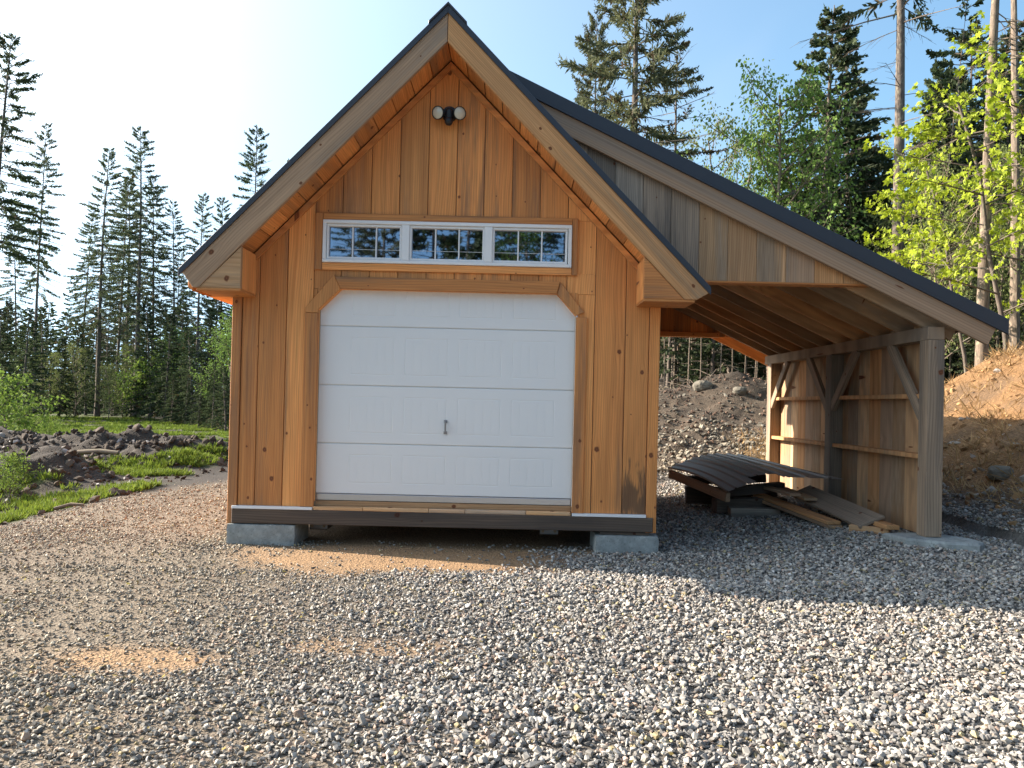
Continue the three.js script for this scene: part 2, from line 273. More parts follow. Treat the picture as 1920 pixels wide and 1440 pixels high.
// ---------------------------------------------------------------- the garage
const CX = -0.59, M = 1.03, WL = -2.412, WR = 1.256, BACK = -4.05;
const soffit = (x) => 4.185 - M * Math.abs(x - CX);
const mainTop = (x) => 4.47 - M * Math.abs(x - CX);
const leanTop = (x) => 4.05 - 0.4715 * x;
const garage = thing('timber_garage', 'honey coloured board garage with white overhead door, dark metal roof and open lean-to', 'garage', [CX, 0, -2]);
{
  // front wall boards, butted with narrow gaps, cut round the window and the door
  const js = [-2.33, -2.185, -1.95, -1.722, -1.491, -1.248, -1.005, -0.762, -0.519, -0.281, -0.038, 0.205, 0.448, 0.695, 0.96, 1.165];
  const strips = [3, 4, 2, 1, 7, 5, 12, 10, 8, 6, 1, 0, 2, 9, 15];
  const gable = (p) => clip(clip(p, M, 1, 4.18 + M * CX), -M, 1, 4.18 - M * CX);
  for (let i = 0; i < js.length - 1; i++) {
    const x0 = js[i] + 0.0028, x1 = js[i + 1] - 0.0028, st = strips[i], off = st === 15 ? 0 : R0() * 0.25;
    const zf = 0.0015 * (R0() - 0.5);
    const put = (y0, y1, lo = -9, hi = 9) => { if (Math.min(x1, hi) - Math.max(x0, lo) < 0.006) return; const p = gable(rect(Math.max(x0, lo), y0, Math.min(x1, hi), y1)); if (p.length > 2) part(garage, prism(p, -0.024, zf, { strip: st, off: (st === 15 ? 0 : off) + y0 - 0.327, bevel: y1 - y0 < 0.3 ? 0.0012 : 0.003 }), MAT.honey, 'wall_board'); };
    if (x1 < -1.69 || x0 > 0.55) { put(0.327, 4.3); continue; }
    put(2.83, 4.3); put(2.2, 2.375);
    if (x0 < -1.69) put(0.327, 2.198, -9, -1.691);
    if (x1 > 0.55) put(0.327, 2.198, 0.551);
    if ((x0 < -1.66) || (x1 > 0.52)) { const q = x0 < -1 ? rect(x0, 2.3755, -1.69, 2.8295) : rect(0.505, 2.3755, x1, 2.8295); if (q[1][0] - q[0][0] > 0.01) part(garage, prism(q, -0.024, zf, { strip: st, off: off + 2.05, bevel: 0.0012 }), MAT.honey, 'wall_board'); }
  }
  part(garage, prism([[-1.69, 2.035], [-1.505, 2.216], [-1.69, 2.216]], -0.024, 0, { strip: 3 }), MAT.honey, 'wall_board');
  part(garage, prism([[0.55, 2.035], [0.55, 2.216], [0.385, 2.216]], -0.024, 0, { strip: 9 }), MAT.honey, 'wall_board');
  // corner boards
  for (const [a, b, s] of [[WL, -2.333, 13], [1.167, WR, 9]]) part(garage, box(a, 0.17, -0.024, b, a < 0 ? 2.23 : 2.30, 0.012, { strip: s }), MAT.honey, 'corner_board');
  // frieze strips under the soffit
  for (const s of [-1, 1]) {
    const w = 0.05, x0 = CX, x1 = s < 0 ? WL : WR - 0.0;
    let p = [[x0, soffit(x0) - 0.012], [x0, soffit(x0) - 0.012 - w * 1.43], [x1, soffit(x1) - 0.012 - w * 1.43], [x1, soffit(x1) - 0.012]]; if (s > 0) { /* already counterclockwise */ } else p.reverse();
    part(garage, prism(p, 0.003, 0.026, { strip: 5 + s, grain: 'a', bevel: 0.003 }), MAT.honey, 'frieze_board');
  }
  // dark sheathing behind the boards, cut as frames
  const sh = [];
  for (const q of [rect(WL + 0.02, 0.33, -1.67, 2.2), rect(0.53, 0.33, WR - 0.02, 2.2), rect(WL + 0.02, 2.2, WR - 0.02, 2.37), rect(WL + 0.02, 2.37, -1.66, 2.84), rect(0.49, 2.37, WR - 0.02, 2.84), [[WL + 0.45, 2.84], [WR - 0.45, 2.84], [CX, 4.1]]]) sh.push(prism(gable(q), -0.09, -0.027, { bevel: 0.001 }));
  part(garage, mergeGeometries(sh), MAT.under, 'sheathing');

  // side and back walls
  for (const [x, top, dir] of [[WL, 2.28, 1], [WR, 3.17, -1]]) {
    for (let k = 0; k < 16; k++) { const z1 = -0.026 - k * 0.2515, z0 = z1 - 0.2485; part(garage, prism(rect(z0, 0.327, z1, top), Math.min(x, x + dir * 0.024), Math.max(x, x + dir * 0.024), { ...wood(), map: (a, b, c) => [c, b, a], bevel: 0.003 }), MAT.honey, 'wall_board'); }
    part(garage, prism(rect(BACK + 0.03, 0.33, -0.1, top), x + (dir > 0 ? 0.026 : -0.09), x + (dir > 0 ? 0.09 : -0.026), { map: (a, b, c) => [c, b, a] }), MAT.under, 'sheathing');
  }
  for (let k = 0; k < 15; k++) { const x0 = WL + 0.001 + k * 0.2445, x1 = x0 + 0.2425; const p = gable(rect(x0, 0.327, x1, 4.3)); part(garage, prism(p, BACK - 0.024, BACK, { ...wood(), bevel: 0.003 }), MAT.honey, 'wall_board'); }
  part(garage, prism(gable([[WL + 0.02, 0.33], [WR - 0.02, 0.33], [WR - 0.02, 2.2], [CX, 4.12], [WL + 0.02, 2.2]]), BACK + 0.003, BACK + 0.05, { bevel: 0.001 }), MAT.under, 'sheathing');

  // floor frame
  part(garage, box(-2.368, 0.178, -0.06, 1.226, 0.302, 0.03, { strip: 7, grain: 'a', bevel: 0.006 }), MAT.darkbeam, 'sill_beam');
  part(garage, box(WL + 0.03, 0.22, BACK, WR - 0.03, 0.30, -0.065, {}), MAT.under, 'floor_frame');
  for (const x of [-1.74, 0.36]) { part(garage, box(x - 0.08, 0.06, BACK + 0.05, x + 0.08, 0.218, -0.42, { strip: 0 }), MAT.darkbeam, 'skid_beam'); const b = part(garage, box(x - 0.075, 0.07, -0.419, x + 0.09, 0.125, -0.405, { bevel: 0.002 }), MAT.steel, 'skid_bracket'); for (const k of [-0.05, 0.06]) { const c = new THREE.CylinderGeometry(0.014, 0.014, 0.012, 8); c.rotateX(Math.PI / 2); c.translate(x + k, 0.098, -0.4); part(b, c, MAT.under, 'bolt'); } }
  part(garage, box(-2.365, 0.3025, -0.02, -1.68, 0.326, 0.036, { bevel: 0.002 }), MAT.white, 'flashing_strip');
  part(garage, box(0.535, 0.3025, -0.02, 1.165, 0.326, 0.036, { bevel: 0.002 }), MAT.white, 'flashing_strip');
  let xx = -1.676; for (const w of [0.43, 0.56, 0.31, 0.52, 0.382]) { part(garage, box(xx, 0.3025, -0.15, xx + w - 0.004, 0.333, 0.025, { strip: [4, 12, 5, 13][Math.floor(R0() * 4)], grain: 'a' }), MAT.pale, 'sill_plank'); xx += w; }
  part(garage, box(-1.676, 0.3335, -0.13, 0.53, 0.378, -0.028, { strip: 4, grain: 'a' }), MAT.grey, 'threshold');

  // door casing: jambs, slanted corners and head
  const cas = (p, s, g, z = 0.022) => part(garage, prism(p, 0.002, z, { strip: s, grain: g, bevel: 0.003 }), MAT.honey, 'door_casing');
  cas(rect(-1.785, 0.328, -1.672, 1.985), 3); cas(rect(0.532, 0.328, 0.628, 2.0), 14);
  cas([[-1.785, 2.03], [-1.785, 1.988], [-1.676, 1.988], [-1.676, 2.016], [-1.49, 2.2], [-1.548, 2.318]], 7);
  cas([[0.366, 2.197], [0.531, 2.014], [0.60, 2.045], [0.392, 2.298]], 12);
  cas([[-1.487, 2.198], [0.363, 2.198], [0.388, 2.300], [-1.537, 2.300]], 1, 'a', 0.034);
  // reveals between casing and door
  part(garage, box(-1.69, 0.379, -0.085, -1.672, 2.03, 0.001, { strip: 2 }), MAT.honey, 'door_jamb');
  part(garage, box(0.532, 0.379, -0.085, 0.55, 2.03, 0.001, { strip: 2 }), MAT.white, 'door_jamb');
  part(garage, prism([[-1.676, 2.01], [-1.488, 2.199], [-1.50, 2.216], [-1.69, 2.03]], -0.085, 0.001, { strip: 2 }), MAT.honey, 'door_jamb');
  part(garage, prism([[0.365, 2.199], [0.534, 2.01], [0.55, 2.03], [0.38, 2.214]], -0.085, 0.001, { strip: 2 }), MAT.honey, 'door_jamb');
  part(garage, box(-1.49, 2.199, -0.085, 0.37, 2.214, 0.001, { strip: 2, grain: 'a' }), MAT.honey, 'door_jamb');

  // overhead door: four pressed sections
  const slab = part(garage, box(-1.71, 0.44, -0.13, 0.57, 2.29, -0.092, { bevel: 0.002 }), MAT.door, 'garage_door');
  const ylines = [0.4385, 0.872, 1.374, 1.885, 2.30];
  for (let s = 0; s < 4; s++) {
    const y0 = ylines[s] + 0.0025, y1 = ylines[s + 1] - 0.0025, hgt = y1 - y0, ry0 = y0 + 0.095, ry1 = s === 3 ? y0 + 0.40 : y1 - 0.095, g = 0.006, dep = 0.0022;
    const rs = [[-1.395, -1.03], [-0.93, -0.565], [-0.465, -0.1], [0, 0.365]];
    const xs = new Set([-1.71, 0.57]), ys = new Set([y0, y1]);
    const gx = []; for (const [a, b] of rs) for (let k = 0; k <= 5; k++) { const x = mix(a, b, k / 5), w = (k === 0 || k === 5) ? g : g * 0.65; gx.push([x, k === 0 || k === 5, a, b]); xs.add(x - w); xs.add(x); xs.add(x + w); }
    for (const y of [ry0, ry1]) { ys.add(y - g); ys.add(y); ys.add(y + g); }
    ys.add(ry0 + 0.035); ys.add(ry1 - 0.035); ys.add(y0 + 0.006); ys.add(y1 - 0.006);
    const X = [...xs].sort((a, b) => a - b), Y = [...ys].sort((a, b) => a - b);
    const zf = (x, y) => {
      let z = 0; if (y < y0 + 0.001 || y > y1 - 0.001) z = -0.004;
      for (const [gxx, edge, a, b] of gx) if (Math.abs(x - gxx) < 1e-6 && (edge ? (y >= ry0 - 1e-6 && y <= ry1 + 1e-6) : (y >= ry0 + 0.034 && y <= ry1 - 0.034))) z = Math.min(z, edge ? -dep : -dep * 0.6);
      for (const yy of [ry0, ry1]) if (Math.abs(y - yy) < 1e-6) for (const [a, b] of rs) if (x >= a - 1e-6 && x <= b + 1e-6) z = Math.min(z, -dep);
      return -0.082 + z;
    };
    const P = []; for (let j = 0; j < Y.length - 1; j++) for (let i = 0; i < X.length - 1; i++) { const a = [X[i], Y[j]], b = [X[i + 1], Y[j]], c = [X[i + 1], Y[j + 1]], d = [X[i], Y[j + 1]]; for (const v of [a, b, c, a, c, d]) P.push(v[0], v[1], zf(v[0], v[1])); }
    const U = []; for (let k = 0; k < P.length; k += 3) U.push(P[k], P[k + 1]);
    part(slab, flat(P, U), MAT.door, 'door_section');
  }
  slab.position.z += 0.03;
  const hb = [box(-0.583, 0.972, -0.053, -0.553, 0.997, -0.044, { bevel: 0.002 }), box(-0.583, 1.069, -0.053, -0.553, 1.094, -0.044, { bevel: 0.002 }), box(-0.576, 0.985, -0.028, -0.560, 1.081, -0.014, { bevel: 0.004 }), box(-0.574, 0.985, -0.045, -0.562, 0.996, -0.02, {}), box(-0.574, 1.07, -0.045, -0.562, 1.081, -0.02, {})];
  part(slab, mergeGeometries(hb), MAT.steel, 'door_handle');
  part(slab, box(-1.668, 0.381, -0.068, 0.528, 0.437, -0.042, { bevel: 0.004 }), MAT.alu, 'bottom_seal');

  // transom window: white frame, three sashes, six panes each
  const trim = (p, s) => part(garage, prism(p, 0.002, 0.02, { strip: s, grain: p[1][0] - p[0][0] > 0.3 ? 'a' : 'b', bevel: 0.003 }), MAT.honey, 'window_trim');
  trim(rect(-1.652, 2.790, 0.483, 2.847), 3); trim(rect(-1.652, 2.358, 0.483, 2.421), 8); trim(rect(-1.72, 2.358, -1.655, 2.847), 4); trim(rect(0.486, 2.358, 0.533, 2.847), 4);
  const fr = [];
  const wins = [[-1.601, -0.995], [-0.89, -0.284], [-0.18, 0.428]];
  fr.push(box(-1.651, 2.757, -0.06, 0.482, 2.788, 0.03), box(-1.651, 2.423, -0.06, 0.482, 2.452, 0.03), box(-1.651, 2.4525, -0.06, -1.621, 2.7565, 0.03), box(0.452, 2.4525, -0.06, 0.482, 2.7565, 0.03));
  for (const x of [-0.9425, -0.232]) fr.push(box(x - 0.034, 2.4525, -0.06, x + 0.034, 2.7565, 0.028));
  const win = part(garage, mergeGeometries(fr), MAT.white, 'window');
  wins.forEach(([a, b]) => {
    const y0 = 2.474, y1 = 2.735, f = [box(a - 0.018, y1, -0.03, b + 0.018, y1 + 0.0205, 0.016), box(a - 0.018, y0 - 0.0205, -0.03, b + 0.018, y0, 0.016), box(a - 0.018, y0 + 0.0005, -0.03, a, y1 - 0.0005, 0.016), box(b, y0 + 0.0005, -0.03, b + 0.018, y1 - 0.0005, 0.016)];
    part(win, mergeGeometries(f), MAT.white, 'sash');
    const mx = [mix(a, b, 1 / 3), mix(a, b, 2 / 3)], my = mix(y0, y1, 0.27);
    const mu = mx.map((x) => box(x - 0.006, y0 - 0.002, -0.016, x + 0.006, y1 + 0.002, 0.002, { bevel: 0.002 })); 
    mu.forEach((g) => part(win, g, MAT.white, 'muntin'));
    const ex = [a - 0.002, mx[0], mx[1], b + 0.002], ey = [y0 - 0.002, my, y1 + 0.002];
    for (let i = 0; i < 3; i++) { part(win, box(ex[i] + (i ? 0.006 : 0), my - 0.0015, -0.0165, ex[i + 1] - (i < 2 ? 0.006 : 0), my + 0.0015, -0.0135, { bevel: 0.0005 }), MAT.white, 'muntin'); }
    for (let i = 0; i < 3; i++) for (let j = 0; j < 2; j++) { const p = new THREE.PlaneGeometry(ex[i + 1] - ex[i] - 0.002, ey[j + 1] - ey[j] - 0.002); p.translate((ex[i] + ex[i + 1]) / 2, (ey[j] + ey[j + 1]) / 2, -0.018); part(win, p, MAT.glass, 'pane'); }
  });
  // small white sash catch behind the glass of two sashes
  for (const [x, y, w, h] of [[-0.435, 2.478, 0.075, 0.03], [-0.165, 2.476, 0.012, 0.06]]) part(win, box(x, y, -0.06, x + w, y + h, -0.03), MAT.white, 'sash_catch');
}

// roof of the main gable
{
  const Z0 = BACK - 0.33, Z1 = 0.385;
  const slopePrism = (s, xa, xb, ya, th, z0, z1, o) => { // slab under the line y = ya - M*|x-CX|
    const p = s < 0 ? [[CX - xb, ya - M * xb], [CX - xb, ya - M * xb - th], [CX - xa, ya - M * xa - th], [CX - xa, ya - M * xa]] : [[CX + xa, ya - M * xa], [CX + xa, ya - M * xa - th], [CX + xb, ya - M * xb - th], [CX + xb, ya - M * xb]];
    return prism(p, z0, z1, o);
  };
  const deck = mergeGeometries([slopePrism(-1, 0.03, 2.0, 4.43, 0.19, Z0 + 0.05, -0.03, {}), slopePrism(1, 0.03, 1.82, 4.43, 0.20, Z0 + 0.05, -0.03, {}), slopePrism(-1, 0.03, 2.0, 4.43, 0.18, -0.029, 0.335, {}), slopePrism(1, 0.03, 2.02, 4.43, 0.18, -0.029, 0.335, {})]);
  const roof = part(garage, deck, MAT.under, 'roof');
  // metal panels with ribs
  const panel = (s, z0, z1, x1) => {
    const P = [], prof = [], n = Math.round((z1 - z0) / 0.23), w = (z1 - z0) / n;
    for (let k = 0; k < n; k++) { const a = z0 + k * w; prof.push([a, 0.0], [a + 0.008, 0.022], [a + 0.026, 0.022], [a + 0.036, 0.0]); } prof.push([z1, 0.0]);
    const pt = (t, q) => [CX + s * t, 4.437 - M * t + q[1] * 1.43, q[0]];
    for (let k = 0; k < prof.length - 1; k++) { const A = pt(0.02, prof[k]), B = pt(0.02, prof[k + 1]), C = pt(x1, prof[k + 1]), D = pt(x1, prof[k]); if (s > 0) P.push(...A, ...B, ...C, ...A, ...C, ...D); else P.push(...A, ...C, ...B, ...A, ...D, ...C); }
    const g = flat(P); part(roof, g, MAT.roof, 'roof_panel');
  };
  for (let k = 0; k < 5; k++) { const a = Z0 + k * (Z1 - Z0) / 5, b = Z0 + (k + 1) * (Z1 - Z0) / 5 - 0.001; panel(-1, a, b, 2.115); }
  panel(1, -0.02, Z1, 2.165); for (let k = 0; k < 4; k++) { const a = Z0 + k * (-0.022 - Z0) / 4, b = Z0 + (k + 1) * (-0.022 - Z0) / 4 - 0.001; panel(1, a, b, 0.42); }
  // ridge cap
  const cap = []; for (const s of [-1, 1]) { cap.push(slopePrism(s, 0, 0.155, 4.486, 0.022, Z0 - 0.02, 0.404, { bevel: 0.002 })); }
  part(roof, mergeGeometries(cap), MAT.roof, 'ridge_cap');
  // rake trim (metal), a thin angle over the rake boards
  for (const s of [-1, 1]) {
    const xb = s < 0 ? 2.125 : 2.175;
    part(roof, mergeGeometries([slopePrism(s, 0.0, xb, 4.463, 0.062, 0.386, 0.394, { bevel: 0.002 }), slopePrism(s, 0.15, xb, 4.468, 0.012, 0.31, 0.3855, { bevel: 0.002 })]), MAT.roof, 'rake_trim');
  }
  // rake boards
  const inn = (x) => 4.172 - 1.042 * Math.abs(x - CX), out = (x) => 4.405 - M * Math.abs(x - CX);
  const L = [[CX - 0.002, out(CX)], [-2.685, out(-2.685)], [-2.600, 2.128], [-2.553, 2.128], [CX - 0.002, inn(CX)]];
  const Rr = [[CX + 0.002, inn(CX)], [1.377, 2.122], [1.475, 2.122], [1.572, out(1.572)], [CX + 0.002, out(CX)]];
  const slant = (s) => ({ // grain follows the slope
    bevel: 0.004, strip: s });
  for (const [p, sgn, st] of [[L, -1, 5], [Rr, 1, 6]]) {
    const ang = Math.atan(M), cs = Math.cos(ang), sn = Math.sin(ang);
    // turn into along/across coordinates so that the grain runs down the slope
    const q = p.map(([x, y]) => { const dx = (x - CX) * sgn, dy = y - 4.405; return [dx * sn + dy * cs, dx * cs - dy * sn]; });
    const poly = sgn > 0 ? q.map((v) => [v[0], v[1]]).reverse() : q.map((v) => [v[0], v[1]]).reverse();
    const area = poly.reduce((t, v, i) => { const w = poly[(i + 1) % poly.length]; return t + v[0] * w[1] - w[0] * v[1]; }, 0); if (area < 0) poly.reverse();
    const g = prism(poly, 0.342, 0.382, { strip: st, bevel: 0.004, off: 0.3, map: (a, b, c) => { const dx = a * sn + b * cs, dy = a * cs - b * sn; return [CX + dx * sgn, dy + 4.405, c]; } });
    if (sgn > 0) { const ps = g.attributes.position; for (let i = 0; i < ps.count; i += 3) for (let k = 0; k < 3; k++) { } }
    fixWinding(g); part(garage, g, MAT.grey, 'rake_board');
  }
  // boxed eave returns
  const boxes = [[[[-2.551, 2.128], [-2.215, 2.128], [-2.215, inn(-2.215) - 0.006]], 12], [[[1.043, 2.122], [1.374, 2.122], [1.043, inn(1.043) - 0.006]], 4]];
  for (const [p, st] of boxes) part(garage, prism(p, 0.338, 0.376, { strip: st, grain: 'a' }), st === 12 ? MAT.grey : MAT.honey, 'eave_return');
  part(garage, prism(rect(0.004, 2.13, 0.336, 2.47), -2.239, -2.217, { strip: 2, map: (a, b, c) => [c, b, a] }), MAT.honey, 'eave_return');
  part(garage, prism(rect(0.004, 2.124, 0.336, 2.46), 1.045, 1.067, { strip: 2, map: (a, b, c) => [c, b, a] }), MAT.honey, 'eave_return');
  part(garage, box(-2.62, 2.105, BACK, WL - 0.003, 2.126, -0.003, { strip: 2, grain: 'b' }), MAT.honey, 'eave_soffit');
  part(garage, box(-2.57, 2.107, 0.0, -2.215, 2.127, 0.375, { strip: 3, grain: 'a' }), MAT.honey, 'eave_soffit');
  part(garage, box(1.045, 2.101, 0.014, 1.46, 2.121, 0.375, { strip: 3, grain: 'a' }), MAT.honey, 'eave_soffit');
  part(garage, prism([[-2.66, 2.14], [-2.62, 2.105], [-2.62, 2.20], [-2.66, 2.20]], BACK - 0.2, 0.33, { strip: 6 }), MAT.honey, 'fascia_board');
  // soffit boards of the gable overhang, each running out from the wall
  for (const s of [-1, 1]) for (let k = 0; k < 14; k++) {
    const a = 0.004 + k * 0.1512, b = Math.min(a + 0.1442, s < 0 ? 2.0 : 2.02); if (b - a < 0.03) continue;
    const ya = 4.238; const st = W16();
    const g = slopePrism(s, a, b, ya, 0.045 + 0.004 * R0(), 0.0, 0.339, { strip: st, bevel: 0.004, off: R0() * 2, width: 0.34 });
    // grain runs out from the wall
    const ps = g.attributes.position, uv = g.attributes.uv; for (let i = 0; i < uv.count; i++) uv.setXY(i, (st + 0.03 + 0.94 * sat((Math.abs(ps.getX(i) - CX) - a) / 0.16)) / 16, (ps.getZ(i) + 0.2 + k * 0.23) / 4 % 1);
    part(roof, g, MAT.honey, 'soffit_board');
  }
  // bulge of the metal on the left slope, seen against the sky
}
function fixWinding(g) { // turn faces outwards (convex solids only)
  const p = g.attributes.position, u = g.attributes.uv; g.computeBoundingBox(); const c = g.boundingBox.getCenter(V(0, 0, 0)); const a = V(), b = V(), d = V();
  for (let i = 0; i < p.count; i += 3) {
    a.fromBufferAttribute(p, i); b.fromBufferAttribute(p, i + 1); d.fromBufferAttribute(p, i + 2);
    const n = b.clone().sub(a).cross(d.clone().sub(a)), m = a.clone().add(b).add(d).multiplyScalar(1 / 3).sub(c);
    if (n.dot(m) < 0) { p.setXYZ(i + 1, d.x, d.y, d.z); p.setXYZ(i + 2, b.x, b.y, b.z); if (u) { const x1 = u.getX(i + 1), y1 = u.getY(i + 1); u.setXY(i + 1, u.getX(i + 2), u.getY(i + 2)); u.setXY(i + 2, x1, y1); } }
  }
  g.computeVertexNormals(); return g;
}

// lean-to
{
  const S = 0.4715, ang = Math.atan(S), X1 = 4.13, Zb = BACK - 0.3;
  const under = (o, xa, xb, th, z0, z1, opt) => prism([[xa, leanTop(xa) - o], [xa, leanTop(xa) - o - th], [xb, leanTop(xb) - o - th], [xb, leanTop(xb) - o]], z0, z1, opt);
  const deck = part(garage, under(0.035, -0.28, X1 - 0.02, 0.025, Zb + 0.03, 0.025, { strip: 6, grain: 'a', off: 0 }), MAT.grey, 'lean_to_roof');
  { // ribbed metal panels
    const n = 5, Z1 = 0.062; for (let k = 0; k < n; k++) {
      const z0 = Zb + k * (Z1 - Zb) / n, z1 = Zb + (k + 1) * (Z1 - Zb) / n - 0.001, P = [], prof = [], m = 4, w = (z1 - z0) / m;
      for (let q = 0; q < m; q++) { const a = z0 + q * w; prof.push([a, 0], [a + 0.008, 0.022], [a + 0.026, 0.022], [a + 0.036, 0]); } prof.push([z1, 0]);
      const pt = (x, q) => [x, leanTop(x) - 0.03 + q[1] * 1.1, q[0]];
      for (let q = 0; q < prof.length - 1; q++) { const A = pt(-0.29, prof[q]), B = pt(-0.29, prof[q + 1]), C = pt(X1 + 0.06, prof[q + 1]), D = pt(X1 + 0.06, prof[q]); P.push(...A, ...B, ...C, ...A, ...C, ...D); }
      part(deck, flat(P), MAT.roof, 'roof_panel');
    }
  }
  part(deck, mergeGeometries([under(0.004, -0.27, X1 + 0.075, 0.135, 0.063, 0.070, { bevel: 0.002 }), under(0.0, -0.27, X1 + 0.075, 0.008, -0.08, 0.0625, { bevel: 0.002 }), under(0.127, -0.27, X1 + 0.06, 0.012, 0.0705, 0.086, { bevel: 0.002 })]), MAT.roof, 'rake_trim');
  // eave flashing
  part(deck, box(X1 + 0.03, leanTop(X1) - 0.09, Zb, X1 + 0.045, leanTop(X1) - 0.045, 0.06, {}), MAT.roof, 'eave_flashing');
  { // rake board, square cut at the tail
    const d = V(1, -S, 0).normalize(), nrm = V(S, 1, 0).normalize(), A = V(-0.2, leanTop(-0.2) - 0.10, 0.042), B = V(X1, leanTop(X1) - 0.10, 0.042), wv = 0.185;
    const g = beam(A.clone().addScaledVector(nrm, -wv / 2), B.clone().addScaledVector(nrm, -wv / 2).addScaledVector(d, -0.02), 0.036, wv, nrm, { strip: 5, off: 0 });
    // lengthwise grain: beam() already runs it along A-B; width follows thickness
    const ps = g.attributes.position, uv = g.attributes.uv; for (let i = 0; i < uv.count; i++) { const x = ps.getX(i), y = ps.getY(i), t = (x - A.x) * d.x + (y - A.y) * d.y, w = -((x - A.x) * nrm.x + (y - A.y) * nrm.y); uv.setXY(i, (5 + 0.05 + 0.9 * sat(w / 0.25)) / 16, (t % 3.9) / 4); }
    part(deck, g, MAT.grey, 'rake_board');
  }
  // front gable boards above the opening
  const js = [-0.12, 0.12, 0.362, 0.604, 0.843, 1.087, 1.329, 1.575, 1.823, 2.072, 2.326, 2.573, 2.821, 3.07], strips = [0, 1, 0, 8, 0, 9, 1, 2, 4, 3, 5, 6, 14];
  for (let i = 0; i < js.length - 1; i++) {
    let p = rect(js[i] + 0.0015, 2.345, js[i + 1] - 0.0015, 4.2);
    p = clip(p, S, 1, 4.05 - 0.17); p = clip(p, -M, -1, -(4.43 + M * CX)); // under the lean-to roof, above the main roof
    if (p.length > 2) part(garage, prism(p, -0.022, 0.001 + 0.001 * R0(), { strip: strips[i], off: R0() * 1.5, bevel: 0.003 }), MAT.grey, 'gable_board');
  }
  part(garage, clipPrism([[1.275, 2.35], [3.03, 2.35], [1.275, 3.1]], -0.10, -0.026), MAT.under, 'sheathing');
  part(garage, box(1.275, 2.33, -0.13, 3.06, 2.349, -0.001, { strip: 3, grain: 'a' }), MAT.honey, 'header_board');
  // rear gable
  for (let k = 0; k < 8; k++) { let p = rect(1.28 + k * 0.24, 2.25, 1.518 + k * 0.24, 4); p = clip(p, S, 1, 4.05 - 0.2); if (p.length > 2) part(garage, prism(p, BACK - 0.02, BACK, { ...wood(), bevel: 0.003 }), MAT.honey, 'gable_board'); }
  part(garage, box(1.28, 2.235, BACK + 0.002, 2.86, 2.30, BACK + 0.10, { strip: 5, grain: 'a' }), MAT.honey, 'header_board');
  // rafters
  const nr = V(S, 1, 0).normalize();
  for (let k = 0; k < 10; k++) {
    const z = -0.10 - k * 0.435, dpt = 0.28, o = 0.062; const A = V(1.262, leanTop(1.262) - o - dpt * 0.55, z), B = V(k === 9 ? 3.95 : 3.86, 0, z); B.y = leanTop(B.x) - o - dpt * 0.55;
    const g = beam(A, B, 0.04, dpt, nr, { ...wood(), strip: [2, 3, 4, 6, 10, 11, 12, 14][k % 8], off: 0.1 }); part(deck, g, MAT.grey, 'rafter');
  }
  { const A = V(1.5, leanTop(1.5) - 0.32, BACK - 0.26), B = V(3.98, leanTop(3.98) - 0.32, BACK - 0.26); part(deck, beam(A, B, 0.035, 0.24, nr, { strip: 2 }), MAT.honey, 'rake_board'); }
  // posts, plate, braces, girts and boards of the open bay
  const XP = 3.64;
  part(garage, box(XP - 0.072, 1.885, BACK - 0.12, XP + 0.072, 1.998, -0.02, { strip: 7, width: 0.25 }), MAT.post, 'plate_beam').userData.label = 'rough timber beam along the open side';
  const posts = [[-0.155, -0.01, 0.19], [-2.11, -1.965, 0.1], [BACK - 0.01, BACK + 0.135, 0.1]];
  posts.forEach(([z0, z1, y0], i) => part(garage, box(XP - 0.07, y0, z0, XP + 0.07, 1.883, z1, { strip: [7, 8, 7][i] }), MAT.post, 'post'));
  const brace = (zp, sg, ym = 1.22) => { const A = V(XP - 0.04, ym, zp), B = V(XP - 0.04, 1.90, zp + sg * 0.58); part(garage, beam(A, B, 0.045, 0.10, V(0, 1, sg * -1), { ...wood({ strip: 7 }) }), MAT.post, 'knee_brace'); };
  brace(-0.14, -1); brace(-1.98, 1, 1.28); brace(-2.1, -1, 1.28); brace(BACK + 0.12, 1, 1.3);
  for (const y of [0.87, 1.40]) for (const [a, b] of [[-1.963, -0.157], [BACK + 0.137, -2.112]]) part(garage, box(XP - 0.045, y - 0.02, a, XP + 0.069, y + 0.02, b, { strip: 5 + Math.round(y), grain: 'b' }), MAT.grey, 'girt');
  for (let k = 0; k < 17; k++) { const z1 = -0.16 - k * 0.24, z0 = z1 - 0.237; if (z0 < BACK - 0.2) break; part(garage, prism(rect(z0, 0.16, z1, 2.05), XP + 0.0715, XP + 0.0955, { strip: [2, 3, 4, 5, 6, 10, 11, 12][k % 8], off: R0(), bevel: 0.003, map: (a, b, c) => [c, b, a] }), MAT.grey, 'wall_board'); }
  function clipPrism(p, z0, z1) { let q = clip(p, S, 1, 4.05 - 0.21); return prism(q, z0, z1, { bevel: 0.001 }); }
}
console.log('garage built');

